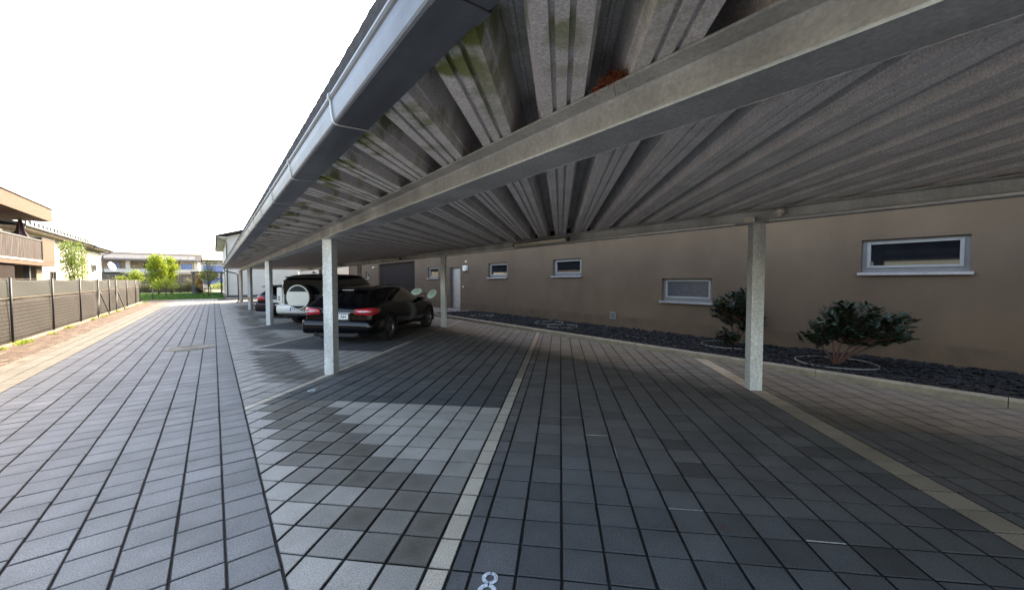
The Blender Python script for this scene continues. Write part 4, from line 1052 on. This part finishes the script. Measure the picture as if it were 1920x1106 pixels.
def patch(parent, name, m, path, off=.008):
    """path: list of (x, y, z0, z1) in car space, a strip that wraps the corner, given thickness inward"""
    b = MB(); vs = []; fs = []
    n = len(path)
    for (x, y, z0, z1) in path: vs += [(x, y, z0), (x, y, (z0+z1)/2), (x, y, z1)]
    for i in range(n-1):
        for k in (0, 1): fs.append((3*i+k, 3*i+3+k, 3*i+4+k, 3*i+1+k))
    b.add(vs, fs); o = b.build(name, m, parent, smooth=True)
    s_ = o.modifiers.new('s', 'SOLIDIFY'); s_.thickness = .03; s_.offset = 0
    return o
def mirror(path): return [(x, -y, a, c) for x, y, a, c in path]
def text_mesh(parent, txt, size, M4, m, name='lettering'):
    cu = bpy.data.curves.new('txt', 'FONT'); cu.body = txt; cu.size = size; cu.align_x = 'CENTER'; cu.align_y = 'CENTER'; cu.extrude = .001; cu.offset = size*.012
    ob = bpy.data.objects.new('txt', cu); C.objects.link(ob); bpy.context.view_layer.update()
    dg = bpy.context.evaluated_depsgraph_get(); me = bpy.data.meshes.new_from_object(ob.evaluated_get(dg)); bpy.data.objects.remove(ob)
    me.transform(M4); me.materials.clear(); me.materials.append(m)
    o = bpy.data.objects.new(name, me); C.objects.link(o); o.parent = parent; return o
def plate(parent, x, y, z, txt, w_=.56, h=.125, tilt=0):
    b = MB(); b.box(-.006, 0, -w_/2, w_/2, -h/2, h/2); o = b.build('number_plate', M['plate'], parent, bevel=.004); o.location = (x, y, z)
    b = MB(); b.box(-.0075, -.0062, w_/2-.05, w_/2-.004, -h/2+.006, h/2-.006); b.build('blue_strip', M['blue'], o)
    # text: faces -x, reading left to right = +y to -y
    Mx = Matrix(((0, 0, -1, -.008), (-1, 0, 0, -.02), (0, 1, 0, 0), (0, 0, 0, 1)))
    text_mesh(o, txt, h*.86, Mx, M['ink']); 
    return o
# -- black estate
stA = [(0.00, .80, .36, .74, .79, .70), (.03, .88, .30, .86, .90, .72), (.12, .93, .27, .97, 1.02, .72), (.34, .965, .25, 1.0, 1.21, .66), (.62, .975, .24, 1.0, 1.375, .62), (.85, .98, .24, .99, 1.42, .62), (1.7, .98, .24, .98, 1.45, .62), (2.35, .98, .24, .965, 1.45, .61),
       (2.9, .98, .24, .95, 1.37, .58), (3.30, .98, .24, .94, 1.19, .60), (3.72, .975, .24, .92, .99, .68), (4.3, .95, .25, .86, .91, .70), (4.7, .90, .28, .76, .81, .66), (4.93, .78, .34, .64, .68, .55), (5.0, .62, .40, .56, .58, .4)]
def gA(i, j):
    if 7 <= j <= 8 and 2 <= i <= 9: return 1
    if j >= 9 and i in (2, 3): return 1
    if j >= 9 and i in (8, 9): return 1
    return 0
carA = loft_car('parked_car', 'black estate car seen from behind, parked nearest under the carport', 'car', uv(8.93, 5.5), stA, [('body', M['bpaint']), ('windows', M['cglass'])], gA, (.90, 4.0), .36, .98, 0)
tl = [(-.012, .46, .77, .88), (-.004, .56, .755, .90), (.012, .72, .74, .915), (.045, .85, .735, .92), (.13, .925, .75, .925), (.30, .968, .80, .90)]
for p_ in (tl, mirror(tl)):
    o = patch(carA, 'tail_light', M['red'], p_)
    patch(o, 'reversing_lamp', M['clearlamp'], [(x-.02 if x < .1 else x-.01, y*1.004+(.016 if y > 0 else -.016 if abs(y) > .8 else 0), (a+c)/2-.016, (a+c)/2+.010) for x, y, a, c in p_[1:4]])
plate(carA, -.022, 0, .70, 'LB 50 AH', .58, .13)
b = MB(); b.box(-.03, 0, -.34, .34, .775, .80); b.build('tailgate_trim', M['chrome'], carA, bevel=.006)
b = MB(); b.box(-.02, .01, -.33, .33, .61, .77); b.build('plate_recess', M['plast'], carA, bevel=.01)
def bumper(car, w_, z0, z1, out, m, nm='bumper', rad=.16):
    b = MB(); vs = []; fs = []; pth = []
    n = 8
    for i in range(n+1):
        a = math.pi/2*i/n; pth.append((-out+rad*(1-math.cos(a))*1.6, -(w_-rad)-rad*math.sin(a)))
    pth = [(.45, -w_-.004)] + pth[::-1] + [(x, -y) for x, y in pth] + [(.45, w_+.004)]
    prof_ = [(.06, z0), (.01, z0+.03), (0, (z0+z1)/2), (.012, z1-.03), (.05, z1)]
    for (x, y) in pth:
        for dx, z in prof_: vs.append((x+dx*(1 if abs(y) < w_-.02 else .3), y*(1-dx*.25), z))
    k = len(prof_)
    for i in range(len(pth)-1):
        for j in range(k-1): fs.append((i*k+j, (i+1)*k+j, (i+1)*k+j+1, i*k+j+1))
    b.add(vs, fs); o = b.build(nm, m, car, smooth=True); s_ = o.modifiers.new('s', 'SOLIDIFY'); s_.thickness = .03; s_.offset = -1; return o
bumper(carA, .975, .30, .60, .075, M['bpaint'])
b = MB(); b.box(-.085, -.05, -.62, .62, .335, .355); b.build('bumper_strip', M['chrome'], carA, bevel=.006)
b = MB(); b.box(-.06, .2, -.55, .55, .20, .30); b.build('diffuser', M['plast'], carA, bevel=.02)
for sg in (-1, 1):
    b = MB(); b.box(-.082, -.076, sg*.72-.09, sg*.72+.09, .40, .43); b.build('reflector', M['red'], carA)
    b = MB(); b.tube([(-.09, sg*.55, .27), (.1, sg*.55, .27)], .045, 12); b.build('exhaust', M['plast'], carA, smooth=True)
    b = MB(); b.box(2.95, 3.13, sg*1.0-.11, sg*1.0+.11, .95, 1.08); b.build('wing_mirror', M['bpaint'], carA, bevel=.035)
    b = MB(); b.tube([(.75, sg*.60, 1.43), (.9, sg*.61, 1.462), (2.3, sg*.60, 1.482), (2.6, sg*.58, 1.45)], .014, 6); b.build('roof_rail', M['bpaint'], carA, smooth=True)
b = MB(); b.box(.46, .60, -.5, .5, 1.372, 1.392); b.build('roof_spoiler', M['bpaint'], carA, bevel=.008)
b = MB(); b.box(.50, .515, -.16, .16, 1.345, 1.362, 0); b.build('brake_light', M['clearlamp'], carA)
# -- white off-roader
stB = [(0.00, .90, .55, 1.02, 1.10, .86), (.03, .955, .50, 1.12, 1.30, .84), (.10, .985, .46, 1.15, 1.66, .80), (.20, .99, .44, 1.15, 1.79, .79), (.55, 1.0, .42, 1.15, 1.84, .80), (1.3, 1.0, .42, 1.15, 1.85, .80), (2.5, 1.0, .42, 1.15, 1.85, .80),
       (2.95, 1.0, .42, 1.14, 1.78, .78), (3.35, 1.0, .42, 1.13, 1.40, .80), (3.62, 1.0, .42, 1.12, 1.19, .86), (4.3, .99, .44, 1.06, 1.13, .84), (4.72, .95, .48, .98, 1.05, .80), (4.85, .85, .55, .9, .95, .7)]
def gB(i, j):
    if j >= 9 and 2 <= i <= 7: return 2
    if 7 <= j <= 8 and 2 <= i <= 8: return 1
    if j >= 9 and i in (1,): return 1
    if j >= 9 and i in (8,): return 1
    return 0
carB = loft_car('parked_car', 'white off-road car with black roof and spare wheel on the tailgate', 'car', uv(12.45, 8.95), stB, [('body', M['wpaint']), ('windows', M['cglass']), ('roof', M['bpaint'])], gB, (1.0, 3.9), .40, 1.0, 0)
# tailgate dark panel and window
b = MB(); b.box(-.012, .03, -.74, .74, 1.10, 1.62, 0, T(0, 0, 0, 0, 0, 0)); o = b.build('rear_window', M['cglass'], carB, bevel=.05)
b = MB(); b.box(-.016, .02, -.72, .72, .72, 1.10); b.build('tailgate', M['plast'], carB, bevel=.03)
for sg in (-1, 1):
    b = MB(); b.box(-.035, .16, sg*.88-.115, sg*.88+.115, .80, 1.36); p_ = b.build('rear_pillar', M['wpaint'], carB, bevel=.045)
    for z in (.93, 1.02):
        b = MB(); b.tube([(-.042, sg*.89, z), (-.03, sg*.89, z)], .032, 14); b.build('tail_light', M['plast'], p_)
    b = MB(); b.box(3.0, 3.22, sg*1.03-.13, sg*1.03+.13, 1.12, 1.32); b.build('wing_mirror', M['bpaint'], carB, bevel=.04)
# spare wheel with flat oval cover
sp = MB(); c = T(-.19, -.04, 1.03, 0, 0, R(-90))
sp.lathe([(.30, -.13), (.405, -.12), (.415, 0), (.40, .10), (.34, .12), (0, .12)], 40, 0, c); spo = sp.build('spare_wheel', M['rubber'], carB, smooth=True)
sp = MB(); pts = []
for i in range(40):
    a = 2*math.pi*i/40; y, z = .425*math.cos(a), .425*math.sin(a); z = max(-.30, min(.19, z)); pts.append((y-.04, z+1.03))
sp.prism(pts, -.345, -.30, 'x'); sp.build('wheel_cover', M['wpaint'], spo, bevel=.02)
sp = MB(); sp.lathe([(.385, .10), (.425, .12), (.425, .145), (.39, .15)], 44, 0, c); sp.build('cover_ring', M['wpaint'], spo, smooth=True)
bumper(carB, .99, .46, .74, .10, M['wpaint'], rad=.10)
b = MB(); b.box(-.13, -.02, -.99, .99, .735, .765); b.build('bumper_step', M['wpaint'], carB, bevel=.01)
b = MB(); b.box(-.10, .1, -.70, .70, .36, .47); b.build('underguard', M['plast'], carB, bevel=.03)
plate(carB, -.13, .14, .60, 'LB 3 TK', .54, .14)
for sg in (-1, 1):
    b = MB(); b.tube([(-.115, sg*.70, .55), (-.08, sg*.70, .55)], .03, 12); b.build('tow_eye', M['plast'], carB)
b = MB(); b.prism([(.55, 1.865), (.75, 1.865), (.62, 1.93), (.58, 1.93)], -.02, .02, 'y'); b.build('antenna_fin', M['bpaint'], carB)
b = MB(); b.box(.02, .16, -.70, .70, 1.70, 1.74); b.build('roof_spoiler', M['bpaint'], carB, bevel=.015)
# -- anthracite car at the back
def gC(i, j): return gA(i, j)
carC = loft_car('parked_car', 'dark anthracite car with red tail light, farthest of the three parked cars', 'car', uv(15.2, 12.25), stA, [('body', M['gpaint']), ('windows', M['cglass'])], gC, (1.0, 3.95), .345, .98, 0)
for p_ in (tl, mirror(tl)): patch(carC, 'tail_light', M['red'], p_)
plate(carC, -.022, 0, .72, 'W 13 DV', .56, .13)
bumper(carC, .975, .28, .60, .075, M['gpaint'])
b = MB(); b.box(-.085, -.05, -.8, .8, .43, .45); b.build('bumper_strip', M['chrome'], carC, bevel=.005)
b = MB(); b.box(.10, .62, -.70, .70, 1.385, 1.405, 0, T(0, 0, 0)); b.v = [(x, y, z-(.62-x)*.12) for x, y, z in b.v]; b.build('roof_spoiler', M['gpaint'], carC)

# ================================================================ small things
# pale green lounge chair shells by the wall
t = empty('shell_chair', 'pale mint green shell seats standing by the wall in front of the black car', 'chair', (8.6, 18.4, 0), R(-38))
def shell(mb, M4, L_=.34, W_=.26):
    vs = []; fs = []; n = 20
    for k, r_ in enumerate((0, .4, .75, 1.0)):
        for i in range(n): a = 2*math.pi*i/n; vs.append((L_*r_*math.cos(a), W_*r_*math.sin(a), .10*r_*r_))
    for k in range(3):
        for i in range(n): fs.append((k*n+i, k*n+(i+1) % n, (k+1)*n+(i+1) % n, (k+1)*n+i))
    mb.add(vs, fs, 0, M4)
for nm, M4 in (('seat', T(-.40, .0, .98, R(0), R(62), R(-12))), ('backrest', T(.40, 0, .88, R(0), R(75), R(-42)))):
    b = MB(); shell(b, M4, .29, .19); o = b.build(nm, M['mint'], t, smooth=True); s_ = o.modifiers.new('s', 'SOLIDIFY'); s_.thickness = .02
b = MB(); b.tube([(-.25, 0, .85), (0, 0, .95), (.2, 0, .92)], .02, 6); b.tube([(0, 0, 0), (0, 0, .95)], .025, 8); b.tube([(-.3, .2, 0), (.3, .2, 0)], .02, 6); b.tube([(-.3, -.2, 0), (.3, -.2, 0)], .02, 6); b.tube([(0, -.2, 0), (0, .2, 0)], .02, 6); b.build('frame', M['twig'], t)
# dry leaf in a joint
b = MB(); leaf(b, Vector(uv(2.55, -1.02, .012)), Vector((.5, -.2, .1)), Vector((0, 0, 1)), .055, .02)
b.v = [(x, y, z) for x, y, z in b.v]; tag(b.build('fallen_leaf', M['twig']), 'dry brown leaf caught in a joint of the dark paving', 'leaf')
# orange hydrant mark on third post
b = MB(); b.box(-.05, .05, -.004, .004, -.07, .07); o = b.build('post_reflector', mat('orange_reflector', (.6, .22, .03), (.5, .18, .03), rough=.4)); o.location = (1.58-.075, 25.4-.075, .62); o.rotation_euler = (0, 0, R(-45)); tag(o, 'small orange reflector on the third front post', 'reflector')
